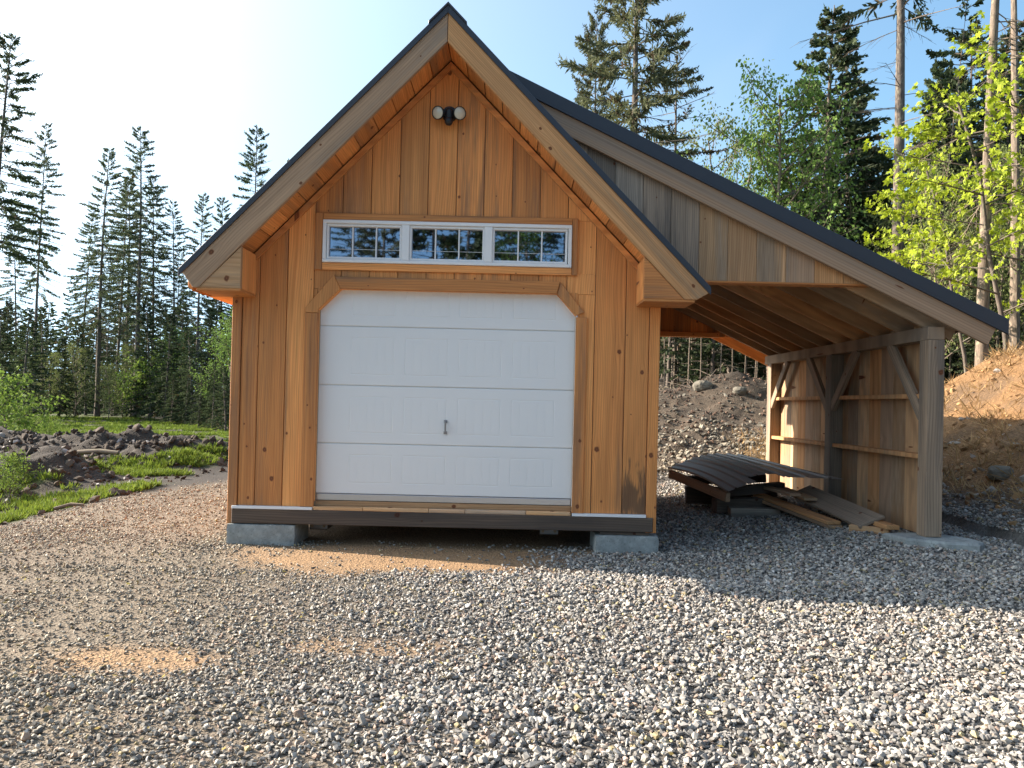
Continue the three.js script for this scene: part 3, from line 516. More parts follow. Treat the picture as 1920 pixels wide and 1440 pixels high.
// ---------------------------------------------------------------- twin floodlight
{
  const f = thing('flood_light', 'twin round floodlight with dark housing high under the gable', 'floodlight', [-0.592, 3.70, 0.004]);
  const at = (g, x, y, z) => { g.translate(x, y, z); return g; };
  const plate = new THREE.CylinderGeometry(0.062, 0.066, 0.03, 20); plate.rotateX(Math.PI / 2);
  const neck = new THREE.CapsuleGeometry(0.036, 0.07, 4, 12); 
  const base = part(f, mergeGeometries([at(plate.toNonIndexed(), -0.592, 3.72, 0.018), at(neck.toNonIndexed(), -0.592, 3.69, 0.055)].map((g) => { g.deleteAttribute('uv'); return g; })), MAT.black, 'housing');
  const sen = new THREE.SphereGeometry(0.036, 16, 12); at(sen, -0.592, 3.632, 0.085); part(f, sen, MAT.black, 'motion_sensor');
  for (const s of [-1, 1]) {
    const dir = V(s * 0.42, -0.28, 1).normalize(), q = new THREE.Quaternion().setFromUnitVectors(V(0, 1, 0), dir), c = V(-0.592 + s * 0.083, 3.705, 0.075);
    const pts = [[0.0, -0.05], [0.025, -0.05], [0.034, -0.03], [0.054, 0.012], [0.056, 0.03], [0.050, 0.031]].map(([x, y]) => new THREE.Vector2(x, y));
    const sh = new THREE.LatheGeometry(pts, 20); sh.applyQuaternion(q); sh.translate(c.x, c.y, c.z); const head = part(f, sh, MAT.black, 'lamp_head');
    const lp = [[0.0, 0.036], [0.02, 0.035], [0.035, 0.032], [0.0505, 0.027], [0.0505, 0.02]].map(([x, y]) => new THREE.Vector2(x, y)).reverse(); const le = new THREE.LatheGeometry(lp, 20); le.applyQuaternion(q); le.translate(c.x, c.y, c.z); part(head, le, MAT.lens, 'lens');
    const arm = beam(V(-0.592 + s * 0.02, 3.70, 0.06), c.clone().addScaledVector(dir, -0.04), 0.024, 0.024, V(0, 1, 0)); part(f, arm, MAT.black, 'arm');
  }
}

// ---------------------------------------------------------------- concrete pieces
const concTex = dataTex(256, 256, (i, j) => { const n = fbm(i / 14, j / 14, 5), p = vn(i / 2.2, j / 2.2) > 0.86 ? -26 : 0, v = 150 + 46 * (n - 0.5) + p; return [v * 0.97, v, v * 0.98]; });
MAT.concrete = std({ map: concTex, roughness: 0.95, bumpMap: concTex, bumpScale: 0.004 });
function roughBlock(poly, y0, y1, seed, n = 0.008) { // plan polygon, softened top edge, uneven faces
  const g = prism(poly.map(([x, z]) => [x, -z]), y0, y1, { bevel: 0.018, map: (a, b, c) => [a, c, -b] }); const p = g.attributes.position;
  for (let i = 0; i < p.count; i++) { const x = p.getX(i), y = p.getY(i), z = p.getZ(i); p.setXYZ(i, x + n * (vn(y * 30 + z * 13, seed) - 0.5) * 2, y + n * (vn(x * 9 + seed, z * 9) - 0.5), z + n * (vn(x * 17, y * 25 + seed) - 0.5) * 2); }
  const u = g.attributes.uv; for (let i = 0; i < u.count; i++) u.setXY(i, p.getX(i) * 1.2 + p.getZ(i) * 0.4, p.getY(i) * 1.2 + p.getZ(i)); g.computeVertexNormals(); return g;
}
function cutBlock(x0, x1, z0, z1, y0, y1, seed) { // finer mesh so that faces waver
  const g = new THREE.BoxGeometry(x1 - x0, y1 - y0, z1 - z0, 14, 6, 8), p = g.attributes.position, hx = (x1 - x0) / 2, hy = (y1 - y0) / 2, hz = (z1 - z0) / 2, r = 0.022;
  for (let i = 0; i < p.count; i++) { const v = V(p.getX(i), p.getY(i), p.getZ(i)), c = V(Math.min(hx - r, Math.max(-hx + r, v.x)), Math.min(hy - r, Math.max(-hy + r, v.y)), Math.min(hz - r, Math.max(-hz + r, v.z))); const d = v.clone().sub(c); if (d.length() > 1e-5) d.normalize().multiplyScalar(r); v.copy(c).add(d); const k = 0.006; v.x += k * (vn(v.y * 40 + seed, v.z * 30) - 0.5); v.y += k * (vn(v.x * 22 + seed, v.z * 22) - 0.5); v.z += k * 1.6 * (vn(v.x * 18 + seed, v.y * 30) - 0.5); p.setXYZ(i, v.x + (x0 + x1) / 2, v.y + (y0 + y1) / 2, v.z + (z0 + z1) / 2); }
  const u = g.attributes.uv; for (let i = 0; i < u.count; i++) u.setXY(i, p.getX(i) * 1.5 + p.getZ(i), p.getY(i) * 1.5 + p.getZ(i)); g.computeVertexNormals(); return g;
}
solo(cutBlock(-2.405, -1.815, -0.42, 0.045, -0.12, 0.175, 3), MAT.concrete, 'concrete_block', 'long concrete block under the left front corner of the garage', 'block', 'blocks carrying the garage', [-2.11, -0.12, -0.19]);
solo(cutBlock(0.735, 1.28, -0.42, 0.06, -0.16, 0.148, 9), MAT.concrete, 'concrete_block', 'pale concrete block under the right front corner beside the lean-to', 'block', 'blocks carrying the garage', [1.0, -0.16, -0.19]);
solo(box(0.78, 0.149, -0.36, 1.2, 0.1775, 0.01, { strip: 1, grain: 'a' }), MAT.darkbeam, 'wood_shim', 'dark wooden shim between the right concrete block and the sill beam', 'shim', null, [1.0, 0.149, -0.17]);
solo(roughBlock([[3.31, -0.22], [3.36, 0.06], [3.62, 0.235], [3.86, 0.29], [3.98, 0.16], [3.95, -0.02], [3.76, -0.30]], -0.1, 0.189, 4, 0.012), MAT.concrete, 'concrete_pad', 'flat irregular concrete pad under the front post of the lean-to', 'pad', null, [3.6, -0.1, 0]);
for (const [z, w] of [[-2.03, 'middle'], [BACK + 0.08, 'rear']]) solo(roughBlock([[3.42, z - 0.18], [3.42, z + 0.18], [3.8, z + 0.18], [3.8, z - 0.18]], -0.2, 0.099, z, 0.006), MAT.concrete, 'concrete_pad', `concrete pad under the ${w} post of the lean-to`, 'pad', null, [3.6, -0.2, z]);

// ---------------------------------------------------------------- things stored in the lean-to
{
  // three ribbed roofing sheets lying over a heap of timber, sagging at the sides
  const lerp3 = (T, f) => { const k = Math.min(T.length - 2, Math.floor(f * (T.length - 1))), t = f * (T.length - 1) - k, e = (a, b, c, d) => 0.5 * (2 * b + (c - a) * t + (2 * a - 5 * b + 4 * c - d) * t * t + (3 * b - a - 3 * c + d) * t * t * t); return [0, 1, 2].map((m) => e((T[k - 1] ?? T[k])[m], T[k][m], T[k + 1][m], (T[k + 2] ?? T[k + 1])[m])); };
  const backRim = [[1.97, 0.485, -2.95], [2.28, 0.60, -3.02], [2.58, 0.665, -3.08], [2.98, 0.655, -3.1]], frontRim = [[2.33, 0.355, -1.62], [2.62, 0.47, -1.62], [2.88, 0.535, -1.5], [3.36, 0.565, -1.12]];
  const sheet = (f0, f1, t1, lift, label) => {
    const P = [], cols = [], w = (f1 - f0) / 3, u = w / 0.14;
    for (let k = 0; k < 3; k++) { const a = f0 + k * w; cols.push([a, 0], [a + 0.008 * u, 0.018], [a + 0.024 * u, 0.018], [a + 0.032 * u, 0], [a + w * 0.6, 0.001], [a + w - 0.0005, 0]); }
    const pt = (q, t) => { const A = lerp3(backRim, sat(q[0])), B = lerp3(frontRim, sat(q[0])), tt = t * t1; return [mix(A[0], B[0], tt), mix(A[1], B[1], tt) + q[1] + lift + 0.05 * Math.sin(Math.PI * tt) * (1 - q[0]), mix(A[2], B[2], tt)]; };
    for (let i = 0; i < cols.length - 1; i++) for (let j = 0; j < 8; j++) { const A = pt(cols[i], j / 8), B = pt(cols[i + 1], j / 8), C = pt(cols[i + 1], (j + 1) / 8), D = pt(cols[i], (j + 1) / 8); P.push(...A, ...C, ...B, ...A, ...D, ...C); }
    const top = flat(P); const bot = top.clone(); { const p = bot.attributes.position; for (let i = 0; i < p.count; i++) p.setY(i, p.getY(i) - 0.002); for (let i = 0; i < p.count; i += 3) { const a = [p.getX(i + 1), p.getY(i + 1), p.getZ(i + 1)]; p.setXYZ(i + 1, p.getX(i + 2), p.getY(i + 2), p.getZ(i + 2)); p.setXYZ(i + 2, ...a); } bot.computeVertexNormals(); }
    solo(mergeGeometries([top, bot]), MAT.sheet, 'roofing_sheet', label, 'metal sheet', 'ribbed roofing sheets in the lean-to', [2.4 + f0, 0.3, -2.2]);
  };
  sheet(0.0, 0.36, 1.0, 0.0, 'left ribbed metal roofing sheet on the pile, nearest the garage wall');
  sheet(0.35, 0.69, 0.9, 0.006, 'middle ribbed metal roofing sheet at the crown of the pile');
  sheet(0.68, 1.0, 1.0, 0.003, 'right ribbed metal roofing sheet on the pile, nearest the boarded side');
  const lay = (A, B, w, h, up, strip, mat, name, label, cat, grp) => { const g = beam(V(...A), V(...B), w, h, up, { strip, off: R0() }); solo(g, mat, name, label, cat, grp, [(A[0] + B[0]) / 2, Math.min(A[1], B[1]), (A[2] + B[2]) / 2]); };
  const Y = V(0, 1, 0);
  lay([2.0, 0.42, -2.93], [2.36, 0.29, -1.68], 0.05, 0.10, Y, 5, MAT.grey, 'timber_plank', 'plank on edge under the left rim of the metal sheets', 'plank', 'timber in the lean-to');
  lay([2.15, 0.19, -2.75], [3.2, 0.19, -2.6], 0.2, 0.2, Y, 7, MAT.darkbeam, 'timber_baulk', 'dark thick baulk beneath the metal sheets', 'timber', 'timber in the lean-to');
  lay([2.3, 0.16, -2.0], [3.1, 0.18, -2.05], 0.18, 0.16, Y, 7, MAT.darkbeam, 'timber_baulk', 'dark baulk under the front of the metal sheets', 'timber', 'timber in the lean-to');
  lay([2.2, 0.36, -2.8], [3.1, 0.42, -2.7], 0.16, 0.1, Y, 7, MAT.darkbeam, 'timber_baulk', 'dark baulk bearing the back of the metal sheets', 'timber', 'timber in the lean-to');
  lay([2.45, 0.31, -2.05], [3.1, 0.38, -2.1], 0.14, 0.1, Y, 7, MAT.darkbeam, 'timber_baulk', 'dark baulk bearing the front of the metal sheets', 'timber', 'timber in the lean-to');
  lay([2.42, 0.115, -1.83], [2.95, 0.115, -1.80], 0.15, 0.105, Y, 0, MAT.grey, 'timber_block', 'short grey timber block lying on the gravel before the metal sheets', 'block', 'timber in the lean-to');
  lay([2.86, 0.27, -2.2], [3.12, 0.175, -0.78], 0.14, 0.032, Y, 6, MAT.grey, 'timber_plank', 'upper of two stacked planks poking out from under the sheets', 'plank', 'timber in the lean-to');
  lay([2.84, 0.235, -2.2], [3.13, 0.138, -0.76], 0.14, 0.032, Y, 3, MAT.grey, 'timber_plank', 'lower of two stacked planks poking out from under the sheets', 'plank', 'timber in the lean-to');
  lay([2.9, 0.37, -2.1], [3.0, 0.36, -1.45], 0.12, 0.03, Y, 5, MAT.grey, 'timber_plank', 'short plank end just below the rim of the sheets', 'plank', 'timber in the lean-to');
  lay([3.08, 0.36, -2.1], [3.12, 0.33, -1.35], 0.14, 0.03, Y, 2, MAT.grey, 'timber_plank', 'pale plank end right of the sheets, above the wide board', 'plank', 'timber in the lean-to');
  lay([3.22, 0.36, -1.9], [3.36, 0.23, -0.52], 0.26, 0.028, V(-0.42, 1, 0.1), 1, MAT.grey, 'wide_board', 'wide grey board sloping against the boarded side of the lean-to', 'board', 'timber in the lean-to');
  lay([3.40, 0.23, -1.2], [3.45, 0.215, -0.32], 0.12, 0.04, Y, 6, MAT.grey, 'timber_offcut', 'tan offcut beside the foot of the front post', 'offcut', 'timber in the lean-to');
  lay([3.2, 0.155, -0.62], [3.47, 0.155, -0.42], 0.09, 0.08, Y, 12, MAT.grey, 'timber_offcut', 'stubby bearer under the offcut beside the front post', 'offcut', 'timber in the lean-to');
}
console.log('lean-to filled');

// ---------------------------------------------------------------- trees
const barkTex = dataTex(256, 512, (i, j) => { const n = fbm(i / 9, j / 30, 4), c = sst(0.35, 0.5, fbm(i / 5 + 40, j / 26, 3)), l = sst(0.66, 0.74, fbm(i / 24 + 7, j / 24, 3)), v = 70 + 70 * n + 30 * c; return [v + 18 * l, v * 0.93 + 26 * l, v * 0.86 + 18 * l]; });
MAT.bark = std({ map: barkTex, roughness: 0.95, color: new THREE.Color().setRGB(0.62, 0.58, 0.55) });
MAT.palebark = std({ map: barkTex, roughness: 0.9, color: new THREE.Color().setRGB(0.85, 0.76, 0.66) });
const leafMat = (tr) => new THREE.MeshPhysicalMaterial({ vertexColors: true, roughness: 0.9, transmission: tr, thickness: 0, side: THREE.DoubleSide, specularIntensity: 0.3 });
MAT.needle = leafMat(0.4); MAT.leaf = leafMat(0.45); MAT.blade = leafMat(0.35);

class MB {
  constructor() { this.p = []; this.c = []; this.u = []; this.i = []; this.n = 0; }
  tube(pts, rad, sides, col) {
    const st = this.n, m = pts.length; let prev = V(0.31, 0.1, 0.95);
    for (let k = 0; k < m; k++) {
      const d = pts[Math.min(m - 1, k + 1)].clone().sub(pts[Math.max(0, k - 1)]).normalize(), s = V().crossVectors(d, prev).normalize(), u = V().crossVectors(s, d);
      for (let q = 0; q <= sides; q++) { const a = q / sides * Math.PI * 2, r = rad[k]; this.p.push(pts[k].x + (s.x * Math.cos(a) + u.x * Math.sin(a)) * r, pts[k].y + (s.y * Math.cos(a) + u.y * Math.sin(a)) * r, pts[k].z + (s.z * Math.cos(a) + u.z * Math.sin(a)) * r); this.u.push(q / sides, pts[k].y * 0.5); if (col) this.c.push(...col); this.n++; }
      prev = u.lengthSq() > 0.1 ? u : prev;
    }
    for (let k = 0; k < m - 1; k++) for (let q = 0; q < sides; q++) { const a = st + k * (sides + 1) + q, b = a + 1, c = a + sides + 1, d = c + 1; this.i.push(a, b, c, b, d, c); }
  }
  // a narrow pointed blade from a along d
  blade(a, d, l, w, side, col) {
    const st = this.n, mx = a.x + d.x * l * 0.45, my = a.y + d.y * l * 0.45, mz = a.z + d.z * l * 0.45;
    this.p.push(a.x, a.y, a.z, mx + side.x * w, my + side.y * w, mz + side.z * w, a.x + d.x * l, a.y + d.y * l, a.z + d.z * l, mx - side.x * w, my - side.y * w, mz - side.z * w);
    for (let k = 0; k < 4; k++) { this.c.push(...col); this.u.push(k & 1, k >> 1); } this.i.push(st, st + 1, st + 2, st, st + 2, st + 3); this.n += 4;
  }
  geo() {
    const g = new THREE.BufferGeometry(); g.setAttribute('position', new THREE.Float32BufferAttribute(this.p, 3)); g.setAttribute('uv', new THREE.Float32BufferAttribute(this.u, 2)); if (this.c.length) g.setAttribute('color', new THREE.Float32BufferAttribute(this.c, 3)); g.setIndex(this.i); g.computeVertexNormals(); return g;
  }
}
const GA = 2.39996;
function conifer(seed, o) {
  const R = rng(seed), T = new MB(), N = new MB(), H = o.H, lean = o.lean ?? [0.15, 0.1];
  const axis = (t) => V(lean[0] * t * t * 2 + 0.05 * Math.sin(t * 5 + seed), H * t, lean[1] * t * t * 2 + 0.05 * Math.cos(t * 4 + seed));
  const pts = [], rad = []; for (let k = 0; k <= 14; k++) { const t = k / 14; pts.push(axis(t)); rad.push(o.r * (1 - 0.93 * t) * (k === 0 ? 1.35 : 1)); } pts[0].y = -0.3; T.tube(pts, rad, 9);
  const nb = o.n, base = o.base;
  for (let i = 0; i < nb + (o.dead ?? 0); i++) {
    const dead = i >= nb, tt = dead ? 0 : Math.pow((i + R()) / nb, o.pow ?? 0.95), t = dead ? mix(0.12, base + 0.15, R()) : base + (0.985 - base) * tt;
    const az = i * GA + R() * 1.4, L = dead ? o.len * (0.25 + 0.5 * R()) : o.len * (Math.pow(1 - tt, o.sh ?? 0.75) * 0.95 + 0.07) * (0.55 + 0.6 * R());
    const up = dead ? -0.1 + 0.3 * R() : mix(o.lo ?? -0.12, 0.65, tt * tt), d = V(Math.cos(az), up, Math.sin(az)).normalize(), P = axis(t), sag = (o.droop ?? 0.22) * (1 - tt * 0.7);
    const at = (s) => V(P.x + d.x * L * s, P.y + d.y * L * s - sag * L * s * s + (o.tipup ?? 0.1) * L * s * s * s, P.z + d.z * L * s);
    const bp = [0, 0.35, 0.7, 1].map(at), br = (dead ? 0.014 : 0.02) * (0.6 + L * 0.28) * (o.br ?? 1); T.tube(bp, [br, br * 0.75, br * 0.45, br * 0.15], 3);
    const twigs = Math.round(o.tw * (0.4 + L / o.len));
    const fol = !dead && R() < o.fill;
    for (let q = 0; q < twigs; q++) {
      const s = mix(o.s0 ?? 0.18, 1, (q + R()) / twigs), A = at(s), side = q % 2 ? 1 : -1, fw = at(Math.min(1, s + 0.05)).sub(at(s - 0.05)).normalize(), sd = V(-fw.z, 0, fw.x).normalize().multiplyScalar(side);
      const dir = fw.clone().multiplyScalar(0.75 + 0.3 * R()).addScaledVector(sd, 0.75 * (R() * 1.1)).add(V(0, -0.28 * R() * (o.hang ?? 1) + 0.06, 0)).normalize();
      const tl = (o.tl ?? 0.42) * (0.5 + 0.7 * R()) * (0.5 + 0.5 * Math.min(1, L / 1.2)) * (1.15 - 0.5 * s);
      if (!fol) { if (R() < 0.5) { const e = A.clone().addScaledVector(dir, tl * 1.1); T.tube([A, e], [0.006, 0.002], 3); } continue; }
      const tone = 0.65 + 0.7 * R(), c0 = o.col.map((v) => v * tone); if (R() < (o.brown ?? 0.04)) { c0[0] = 0.10; c0[1] = 0.07; c0[2] = 0.035; }
      const roll = V(sd.x * (0.5 + R()), (R() - 0.5) * 1.4, sd.z * (0.5 + R())).normalize(), w = (o.w ?? 0.045) * (0.7 + 0.6 * R()); let sv = V().crossVectors(dir, roll); if (sv.lengthSq() < 0.01) sv = V(0, 1, 0); sv.normalize();
      N.blade(A, dir, tl, w * 0.8, sv, c0);
      const nsub = o.sub ?? 4;
      for (let e = 0; e < nsub; e++) { const f = 0.1 + 0.75 * (e + R() * 0.6) / nsub, B = A.clone().addScaledVector(dir, tl * f), s2 = e % 2 ? 1 : -1; const d2 = dir.clone().multiplyScalar(0.8).addScaledVector(sv, s2 * 0.8).add(V((R() - 0.5) * 0.5, (R() - 0.6) * 0.55, (R() - 0.5) * 0.5)).normalize(); const v2 = V(R() - 0.5, R() - 0.5, R() - 0.5).cross(d2).normalize(); N.blade(B, d2, tl * (0.62 - 0.35 * f) * (0.7 + 0.6 * R()), w * 0.75, v2, c0); }
    }
  }
  return { trunk: T.geo(), crown: N.geo() };
}
function broadleaf(seed, o) {
  const R = rng(seed), T = new MB(), N = new MB();
  const leafAt = (P, d) => {
    for (let q = 0; q < o.per; q++) {
      const A = P.clone().add(V(R() - 0.5, R() - 0.5, R() - 0.5).multiplyScalar(o.spread)), dd = V(R() - 0.5 + d.x * 0.6, -0.15 - 0.6 * R() * (o.hang ?? 1) + 0.5 * (1 - (o.hang ?? 1)), R() - 0.5 + d.z * 0.6).normalize();
      const sv = V(R() - 0.5, (R() - 0.5) * 0.8, R() - 0.5).cross(dd).normalize(), tone = 0.75 + 0.5 * R(), c = o.col.map((v) => v * tone), s = o.leaf * (0.6 + 0.7 * R());
      if (o.maple) { const nn = V().crossVectors(dd, sv); for (const [an, ln] of [[0, 1], [0.75, 0.85], [-0.75, 0.85], [1.5, 0.55], [-1.5, 0.55]]) { const d2 = dd.clone().multiplyScalar(Math.cos(an)).addScaledVector(sv, Math.sin(an)).addScaledVector(nn, 0.12 * Math.abs(an)).normalize(); N.blade(A, d2, s * ln, s * 0.2, V().crossVectors(nn, d2).normalize(), c); } }
      else N.blade(A, dd, s, s * 0.32, sv, c);
    }
  };
  const grow = (P, d, L, r, lev) => {
    const n = 4, pts = [P.clone()], rad = [r]; let q = P.clone(), dd = d.clone();
    for (let k = 1; k <= n; k++) { dd.add(V((R() - 0.5) * 0.3, (R() - 0.35) * 0.14 * (o.upw ?? 1), (R() - 0.5) * 0.3)).normalize(); q = q.clone().addScaledVector(dd, L / n); pts.push(q); rad.push(r * (1 - 0.6 * k / n)); }
    T.tube(pts, rad, lev === 0 ? 8 : lev === 1 ? 4 : 3);
    if (lev >= o.levels) { for (let k = 1; k <= n; k++) leafAt(pts[k], dd); return; }
    const kids = lev === 0 ? o.kids0 : o.kids;
    for (let k = 0; k < kids; k++) { const t = lev === 0 ? mix(o.clear, 1, (k + R() * 0.8) / kids) : mix(0.25, 1, (k + R()) / kids), f = Math.min(n - 0.001, t * n), i0 = Math.floor(f), A = pts[i0].clone().lerp(pts[i0 + 1], f - i0), az = k * GA + R() * 1.2; const up = o.up ?? 0.5; const nd = V(Math.cos(az), up + (R() - 0.4) * 0.5, Math.sin(az)).normalize(); if (o.bias) nd.add(o.bias).normalize(); if (lev) nd.lerp(dd, 0.35).normalize(); grow(A, nd, L * (lev === 0 ? o.ratio0 * (1.15 - 0.6 * t) : 0.55) * (0.7 + 0.5 * R()), Math.max(0.006, r * (lev === 0 ? 0.35 : 0.5)), lev + 1); }
    if (lev === 0) leafAt(pts[n], dd);
  };
  grow(V(0, -0.2, 0), V(o.lean ?? 0.02, 1, 0.02).normalize(), o.H, o.r, 0);
  return { trunk: T.geo(), crown: N.geo() };
}
const SPR = [0.062, 0.086, 0.038], PINE = [0.08, 0.105, 0.052], DRY = [0.075, 0.085, 0.05];
const kinds = {
  open_spruce: [conifer(1, { H: 16, r: 0.16, base: 0.3, n: 150, len: 2.3, tw: 19, fill: 0.74, col: PINE, dead: 26, droop: 0.3, tl: 0.42, w: 0.034, sh: 0.6 }), 'bark', 'needle'],
  thin_spruce: [conifer(2, { H: 16, r: 0.13, base: 0.42, n: 125, len: 2.0, tw: 17, fill: 0.66, col: PINE, dead: 40, droop: 0.25, tl: 0.40, w: 0.034, sh: 0.55, lean: [-0.3, 0.1] }), 'bark', 'needle'],
  topped_spruce: [conifer(3, { H: 17, r: 0.17, base: 0.45, n: 115, len: 2.0, tw: 19, fill: 0.7, col: SPR, dead: 44, droop: 0.18, tl: 0.44, w: 0.038, sh: 0.45, lean: [0.2, 0] }), 'bark', 'needle'],
  dense_fir: [conifer(4, { H: 8, r: 0.11, base: 0.05, n: 120, len: 1.7, tw: 14, fill: 0.96, col: SPR, droop: 0.2, tl: 0.42, w: 0.05, sh: 0.85 }), 'bark', 'needle'],
  dark_fir: [conifer(5, { H: 11, r: 0.14, base: 0.08, n: 150, len: 2.1, tw: 15, fill: 0.92, col: [0.058, 0.08, 0.035], droop: 0.28, tl: 0.48, w: 0.055, sh: 0.8 }), 'bark', 'needle'],
  far_fir: [conifer(12, { H: 9, r: 0.12, base: 0.06, n: 115, len: 1.9, tw: 9, fill: 0.96, sub: 2, w: 0.075, tl: 0.52, col: SPR, droop: 0.24, sh: 0.8 }), 'bark', 'needle'],
  big_spruce: [conifer(6, { H: 16.5, r: 0.17, base: 0.2, n: 150, len: 2.5, tw: 26, fill: 0.84, col: [0.12, 0.132, 0.066], dead: 26, droop: 0.16, tl: 0.5, w: 0.036, sub: 5, sh: 0.5, hang: 1.6, tipup: 0.2, brown: 0.1, lean: [0.1, 0] }), 'bark', 'needle'],
  dying_spruce: [conifer(7, { H: 12, r: 0.12, base: 0.4, n: 60, len: 2.0, tw: 13, fill: 0.34, col: [0.075, 0.088, 0.06], dead: 40, droop: 0.2, tl: 0.36, w: 0.04, sh: 0.4, brown: 0.25, lean: [-0.1, 0] }), 'bark', 'needle'],
  tall_pole: [conifer(8, { H: 22, r: 0.19, base: 0.45, n: 75, len: 2.6, tw: 15, fill: 0.42, col: [0.055, 0.075, 0.035], dead: 46, droop: 0.2, tl: 0.5, w: 0.045, sh: 0.35, lean: [0.35, 0.1] }), 'bark', 'needle'],
  bare_pole: [conifer(9, { H: 16, r: 0.115, base: 0.7, n: 30, len: 1.6, tw: 8, fill: 0.5, col: PINE, dead: 46, droop: 0.5, tl: 0.5, w: 0.045, br: 1.2, sh: 0.4, lean: [-0.25, 0.1] }), 'palebark', 'needle'],
  pole_sapling: [conifer(10, { H: 10, r: 0.034, base: 0.42, n: 46, len: 1.1, tw: 9, fill: 0.8, col: [0.06, 0.085, 0.035], dead: 26, droop: 0.2, tl: 0.38, w: 0.05, sh: 0.5, lean: [0.2, 0.2] }), 'palebark', 'needle'],
  birch: [broadleaf(21, { H: 6.5, r: 0.06, levels: 2, kids0: 30, kids: 6, clear: 0.2, ratio0: 0.3, per: 9, spread: 0.34, leaf: 0.085, col: [0.17, 0.27, 0.055], up: 0.55 }), 'palebark', 'leaf'],
  young_birch: [broadleaf(22, { H: 5.5, r: 0.04, levels: 2, kids0: 22, kids: 5, clear: 0.15, ratio0: 0.28, per: 7, spread: 0.3, leaf: 0.08, col: [0.18, 0.22, 0.07], up: 0.8 }), 'palebark', 'leaf'],
  maple: [broadleaf(23, { H: 4.6, r: 0.045, levels: 2, kids0: 11, kids: 7, clear: 0.3, ratio0: 0.42, per: 6, spread: 0.15, leaf: 0.07, col: [0.36, 0.44, 0.03], maple: true, up: 0.12, upw: 0.3, lean: -0.08, bias: V(-0.35, 0, 0.1) }), 'bark', 'leaf'],
  shrub: [broadleaf(24, { H: 1.7, r: 0.02, levels: 2, kids0: 16, kids: 4, clear: 0.08, ratio0: 0.5, per: 7, spread: 0.22, leaf: 0.07, col: [0.17, 0.25, 0.045], up: 0.9 }), 'bark', 'leaf'],
};
const protoHeight = { far_fir: 9, open_spruce: 16, thin_spruce: 16, topped_spruce: 17, dense_fir: 8, dark_fir: 11, big_spruce: 16.5, dying_spruce: 12, tall_pole: 22, bare_pole: 16, pole_sapling: 10, birch: 6.5, young_birch: 5.5, maple: 4.6, shrub: 1.7 };
function tree(kind, name, x, z, H, label, group, turn, wide = 1, y) {
  const [g, b, l] = kinds[kind], s = H / protoHeight[kind];
  const o = thing(name, label, name.includes('shrub') ? 'shrub' : 'tree', [x, y ?? height(x, z), z], group);
  const a = shadowed(new THREE.Mesh(g.trunk, MAT[b])), c = shadowed(new THREE.Mesh(g.crown, MAT[l])); a.name = 'trunk'; c.name = 'crown'; o.add(a, c);
  o.rotation.y = turn ?? R0() * 6.28; o.scale.set(s * wide, s, s * wide); return o;
}
// px-free layout: bearing (x per metre of depth) and depth from the yard, worked out beforehand
const put = (kind, name, bear, d, H, label, group, turn, wide) => tree(kind, name, bear * d, 6.4 - d, H, label, group, turn, wide);
// tall thin spruces across the cleared field, left of the garage
const FL = 'spruces standing across the cleared field';
put('topped_spruce', 'spruce_tree', -0.703, 27, 14.6, 'tallest spruce at the left edge of the picture, long layered boughs', FL, 0.4, 1.1);
put('thin_spruce', 'spruce_tree', -0.640, 40, 16.0, 'slim bare-stemmed spruce with tufted top, second from the left edge', FL, 2.2, 0.75);
put('open_spruce', 'spruce_tree', -0.556, 42, 15.4, 'thin see-through spruce left of the pointed one over the field', FL, 1.1, 0.9);
put('thin_spruce', 'spruce_tree', -0.530, 45, 14.6, 'slender spruce half hidden between two see-through ones', FL, 4.0, 0.9);
put('open_spruce', 'spruce_tree', -0.502, 41, 16.2, 'pointed spruce with the sharpest top in the group over the field', FL, 3.3, 1.0);
put('thin_spruce', 'spruce_tree', -0.484, 44, 14.4, 'shorter spruce close behind the pointed one over the field', FL, 5.1, 1.0);
put('open_spruce', 'spruce_tree', -0.424, 38, 11.8, 'low spruce just left of the garage eave', FL, 0.2, 0.85);
put('topped_spruce', 'spruce_tree', -0.352, 44, 17.6, 'tall spruce with a broken bushy top rising beside the garage roof', FL, 1.9, 0.8);
put('dense_fir', 'spruce_tree', -0.313, 46, 16.2, 'narrow pointed spruce top touching the left roof slope', FL, 0.9, 0.5);
put('topped_spruce', 'spruce_tree', -0.168, 46, 20.6, 'spruce of which only a tip shows above the left roof slope', FL, 0.3, 0.7);
put('thin_spruce', 'spruce_tree', -0.578, 47, 13.2, 'faint thin spruce in the gap right of the tufted one', FL, 2.9, 0.9);
put('open_spruce', 'spruce_tree', -0.518, 48, 15.6, 'rear spruce showing between the pointed one and its left neighbour', FL, 5.6, 0.85);
put('thin_spruce', 'spruce_tree', -0.452, 45, 13.0, 'slender spruce between the pointed one and the low one by the eave', FL, 0.6, 0.95);
put('topped_spruce', 'spruce_tree', -0.392, 46, 13.6, 'spruce just left of the tall broken-topped one beside the roof', FL, 4.7, 0.8);
put('open_spruce', 'spruce_tree', -0.335, 50, 15.4, 'rear spruce between the broken top and the narrow pointed top', FL, 3.9, 0.7);
[[-0.665, 46, 13], [-0.600, 50, 9.5], [-0.455, 48, 11], [-0.41, 44, 8.8], [-0.395, 46, 9.6], [-0.380, 43, 8.2], [-0.545, 52, 10]].forEach(([b, d, H], i) => put(i % 2 ? 'pole_sapling' : 'thin_spruce', 'pole_tree', b, d, H, ['first', 'second', 'fourth', 'fifth', 'sixth', 'last', 'third'][i] + ' from the left of the seven thin dark stems across the field', 'thin stems across the field', i * 1.7, 0.8));
